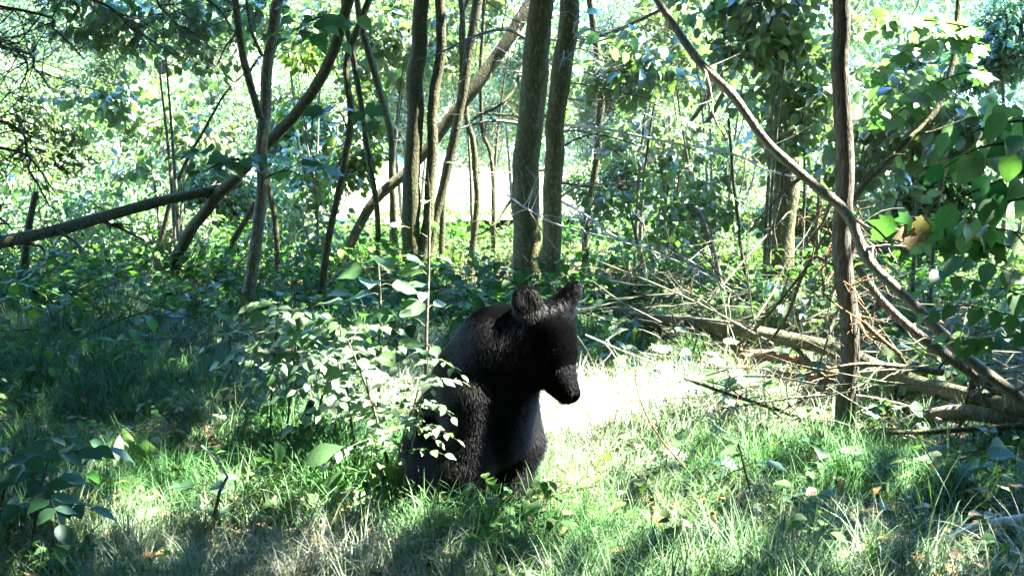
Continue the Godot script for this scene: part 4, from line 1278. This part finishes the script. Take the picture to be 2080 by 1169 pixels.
	var eye_near: Vector3 = J.call(1136, 708, 0.212)
	for k in tris:
		var a := s.v[s.i[k * 3]]
		var b := s.v[s.i[k * 3 + 1]]
		var c := s.v[s.i[k * 3 + 2]]
		var area := (b - a).cross(c - a).length() * 0.5
		var want := area * 64000.0
		var n := int(want) + (1 if rng.randf() < want - int(want) else 0)
		for q in n:
			var u := rng.randf()
			var v := rng.randf()
			if u + v > 1.0:
				u = 1.0 - u; v = 1.0 - v
			var p := a + (b - a) * u + (c - a) * v
			var nn := s.n[s.i[k * 3]]
			var near_nose := p.distance_to(muzzle_tip)
			if near_nose < 0.03 or p.distance_to(eye_near) < 0.012:
				continue
			var headness := clampf(1.0 - p.distance_to(J.call(1108, 690, 0.13)) / 0.18, 0.0, 1.0)
			var d := (Vector3.DOWN * 0.9 + nn * 0.42 + rdir() * 0.25).normalized()
			if headness > 0.2:
				var back: Vector3 = (p - muzzle_tip).normalized()
				d = (back * 0.9 + nn * 0.45 + rdir() * 0.3).normalized()
			var L := lerpf(0.022, 0.0115, smoothstep(0.0, 0.6, headness)) * rf(0.7, 1.25)
			if near_nose < 0.17:
				L *= lerpf(0.3, 0.75, near_nose / 0.17)
			if p.distance_to(ear_a) < 0.075 or p.distance_to(ear_b) < 0.07:
				L *= 0.55
			xf.append(leaf_xf(p, d, nn, L))
			var base := s.c[s.i[k * 3]]
			var t := rf(0.7, 1.5)
			col.append(Color(base.r * t, base.g * t, base.b * t))
	var fur := many("fur", h.mesh(), hm, xf, col, o)
	fur.set_meta("kind", "stuff")
	# nose and eyes
	var wet := StandardMaterial3D.new()
	wet.albedo_color = lin(0.012, 0.011, 0.012)
	wet.roughness = 0.5
	var ns := Shape.new()
	net(ns, [[J.call(1156, 784, 0.212), J.call(1162, 786, 0.2), 14 * k0, 12 * k0], [J.call(1160, 792, 0.205), J.call(1163, 793, 0.2), 9 * k0, 8 * k0]], 0.004, 6.0 * k0)
	part("nose", ns.mesh(), wet, o)
	for e in [[1136, 708, 0.212], [1163, 704, 0.17]]:
		var es := SphereMesh.new()
		es.radius = 0.011
		es.height = 0.022
		es.radial_segments = 14
		es.rings = 8
		var em := part("eye", es, wet, o)
		em.position = J.call(e[0], e[1], e[2])
	# claws on the near paws
	var claw := StandardMaterial3D.new()
	claw.albedo_color = lin(0.03, 0.026, 0.022)
	claw.roughness = 0.4
	for q in [[1000, 1034, 0.27], [938, 1026, 0.27], [1062, 1000, 0.14]]:
		for j in 5:
			var cs := Shape.new()
			var p: Vector3 = J.call(q[0], q[1], q[2]) + Vector3(-0.02 + 0.012 * j, 0.0, 0.035 - 0.008 * j)
			tube(cs, smooth([p, p + Vector3(0.022, 0.004, 0.02), p + Vector3(0.04, -0.016, 0.034)], 0.01), 0.006, 0.0012, 6)
			part("claw", cs.mesh(), claw, o)

# smooth union of tapered capsules, meshed with one vertex per crossed cell
func net(s: Shape, bones: Array, cell: float, blend: float) -> void:
	var lo := Vector3.ONE * 1e9
	var hi := -lo
	for b in bones:
		for e in 2:
			var p: Vector3 = b[e]
			var r: float = b[2 + e] + blend + cell * 3.0
			lo = lo.min(p - Vector3.ONE * r)
			hi = hi.max(p + Vector3.ONE * r)
	var nx := int((hi.x - lo.x) / cell) + 2
	var ny := int((hi.y - lo.y) / cell) + 2
	var nz := int((hi.z - lo.z) / cell) + 2
	var f := PackedFloat32Array()
	f.resize(nx * ny * nz)
	f.fill(0.0)
	var kk := 4.0 / blend
	for b in bones:
		var A: Vector3 = b[0]
		var AB: Vector3 = b[1] - A
		var ra: float = b[2]
		var rb: float = b[3]
		var inv := 1.0 / maxf(AB.length_squared(), 1e-9)
		var m := maxf(ra, rb) + blend + cell * 2.0
		var mn: Vector3 = (A.min(b[1]) - Vector3.ONE * m - lo) / cell
		var mx: Vector3 = (A.max(b[1]) + Vector3.ONE * m - lo) / cell
		for z in range(maxi(int(mn.z), 0), mini(int(mx.z) + 1, nz)):
			for y in range(maxi(int(mn.y), 0), mini(int(mx.y) + 1, ny)):
				var row := (z * ny + y) * nx
				for x in range(maxi(int(mn.x), 0), mini(int(mx.x) + 1, nx)):
					var P := lo + Vector3(x, y, z) * cell - A
					var t := clampf(P.dot(AB) * inv, 0.0, 1.0)
					var d := (P - AB * t).length() - (ra + (rb - ra) * t)
					if d < blend:
						f[row + x] += exp(-kk * maxf(d, -0.06))
	# inside where the sum exceeds 1
	for k in f.size():
		f[k] = -log(maxf(f[k], 1e-9)) / kk
	var ids := {}
	var st := [1, nx, nx * ny]
	var cor := [0, 1, nx, nx + 1, nx * ny, nx * ny + 1, nx * ny + nx, nx * ny + nx + 1]
	var edges := [[0, 1], [2, 3], [4, 5], [6, 7], [0, 2], [1, 3], [4, 6], [5, 7], [0, 4], [1, 5], [2, 6], [3, 7]]
	for z in nz - 1:
		for y in ny - 1:
			var row := (z * ny + y) * nx
			for x in nx - 1:
				var i := row + x
				var c := 0
				for q in 8:
					if f[i + cor[q]] < 0.0:
						c += 1
				if c == 0 or c == 8:
					continue
				var sum := Vector3.ZERO
				var n := 0
				for e in edges:
					var fa := f[i + cor[e[0]]]
					var fb := f[i + cor[e[1]]]
					if (fa < 0.0) != (fb < 0.0):
						var t := fa / (fa - fb)
						var pa := Vector3(e[0] & 1, (e[0] >> 1) & 1, e[0] >> 2)
						var pb := Vector3(e[1] & 1, (e[1] >> 1) & 1, e[1] >> 2)
						sum += pa.lerp(pb, t)
						n += 1
				var g := Vector3(f[i + 1] + f[i + 1 + nx] - f[i] - f[i + nx], f[i + nx] + f[i + nx + 1] - f[i] - f[i + 1], f[i + nx * ny] + f[i + nx * ny + 1] - f[i] - f[i + 1])
				var cx := clampi(x, 1, nx - 3)
				var cy := clampi(y, 1, ny - 3)
				var cz := clampi(z, 1, nz - 3)
				var j := (cz * ny + cy) * nx + cx
				g = Vector3(f[j + 2] - f[j - 1], f[j + 2 * nx] - f[j - nx], f[j + 2 * nx * ny] - f[j - nx * ny])
				ids[i] = s.add(lo + (Vector3(x, y, z) + sum / n) * cell, g.normalized(), Vector2.ZERO)
	for i in ids:
		for a in 3:
			var u: int = st[(a + 1) % 3]
			var w: int = st[(a + 2) % 3]
			if (f[i] < 0.0) == (f[i + st[a]] < 0.0):
				continue
			if not (ids.has(i - u) and ids.has(i - w) and ids.has(i - u - w)):
				continue
			s.tri(ids[i], ids[i - u], ids[i - u - w])
			s.tri(ids[i], ids[i - u - w], ids[i - w])


# ---------- crowns of the standing trees, high above the frame, with holes for the sun ----------
func canopy() -> void:
	gap(1200, 850, 0, 0.95, 0.6)
	gap(1400, 800, 0, 0.8, 0.6)
	gap(1430, 790, 0, 0.6, 0.8)
	gap(960, 1090, 0, 0.2, 0.06)
	gap(1150, 1030, 0, 0.15, 0.1)
	gap(1330, 1010, 0, 0.15, 0.1)
	gap(650, 860, 0, 0.4, 0.4)
	gap(760, 740, 3.9, 0.4, 0.35)
	gap(720, 590, 4.5, 0.3, 0.3)
	gap(600, 660, 4.6, 0.3, 0.25)
	gap(620, 1000, 3.7, 0.45, 0.25)
	gap(700, 1040, 3.7, 0.3, 0.2)
	gap(700, 1100, 3.6, 0.4, 0.2)
	gap(420, 1080, 3.5, 0.15, 0.08)
	gap(900, 1100, 0, 0.35, 0.1)
	gap(1120, 1095, 0, 0.3, 0.08)
	gap(500, 1085, 0, 0.35, 0.1)
	gap(1350, 1060, 0, 0.3, 0.1)
	gap(1560, 690, 0, 0.6, 0.7)
	gap(1850, 600, 5.0, 0.5, 0.4)
	gap(1900, 480, 3.0, 0.22, 0.15)
	gap(1960, 600, 3.4, 0.22, 0.15)
	gap(1740, 300, 4.9, 0.3, 0.3)
	gap(1840, 140, 5.0, 0.3, 0.25)
	gap(1560, 1050, 3.7, 0.12, 0.1)
	gap(1090, 860, 3.9, 0.25, 0.2)
	gap(1150, 640, 3.9, 0.2, 0.2)
	gap(1100, 620, 3.9, 0.14, 0.14)
	gap(1600, 340, 4.6, 0.4, 0.4)
	gap(1340, 420, 9.0, 1.0, 0.9)
	gap(1100, 350, 10.4, 0.6, 0.6)
	gap(240, 910, 4.1, 0.2, 0.15)
	gap(1980, 1080, 3.6, 0.15, 0.1)
	gap(1930, 380, 2.5, 0.15, 0.12)
	gap(1200, 910, 0, 0.4, 0.35)
	gap(110, 960, 3.2, 0.05, 0.05)
	gap(1160, 900, 0, 0.5, 0.4)
	for k in 18000:
		var x := rf(-12.0, 13.0)
		var z := rf(-14.0, 9.0)
		var y := rf(4.3, 8.5)
		var p := Vector3(x, y, z)
		if open_to_sun(p, 0.18) or clump.get_noise_3d(x * 40.0, y * 40.0, z * 40.0) < -0.3:
			continue
		var best := 0
		var dist := 1e9
		for j in crown_tops.size():
			var a: Vector3 = crown_tops[j].at
			var d := Vector2(a.x - x, a.z - z).length()
			if d < dist:
				dist = d
				best = j
		var cr: Dictionary = crown_tops[best]
		cr.xf.append(Transform3D(Basis.from_euler(Vector3(rf(-0.5, 0.5), rf(0, TAU), rf(-0.5, 0.5))).scaled(Vector3.ONE * rf(0.6, 1.0)), p - cr.base))
		var t := rf(0.7, 1.3)
		cr.col.append(Color(0.075 * t, 0.135 * t, 0.05 * t))
	for cr in crown_tops:
		if cr.xf.is_empty():
			continue
		var s := Shape.new()
		for k in 9:
			var a: Vector3 = cr.path[1 + k % 2].lerp(cr.path[2 + k % 2 - (1 if cr.path.size() < 4 else 0)], rng.randf())
			var e: Vector3 = cr.xf[rng.randi() % cr.xf.size()].origin
			tube(s, smooth([a, a.lerp(e, 0.5) + Vector3.UP * 0.3, e], 0.3), maxf(cr.r * 0.6, 0.02), 0.01, 7, 0.08)
		part("limbs", s.mesh(), cr.mat, cr.node)
		many("crown", sprays.canopy[rng.randi() % 2], M.foliage, cr.xf, cr.col, cr.node)
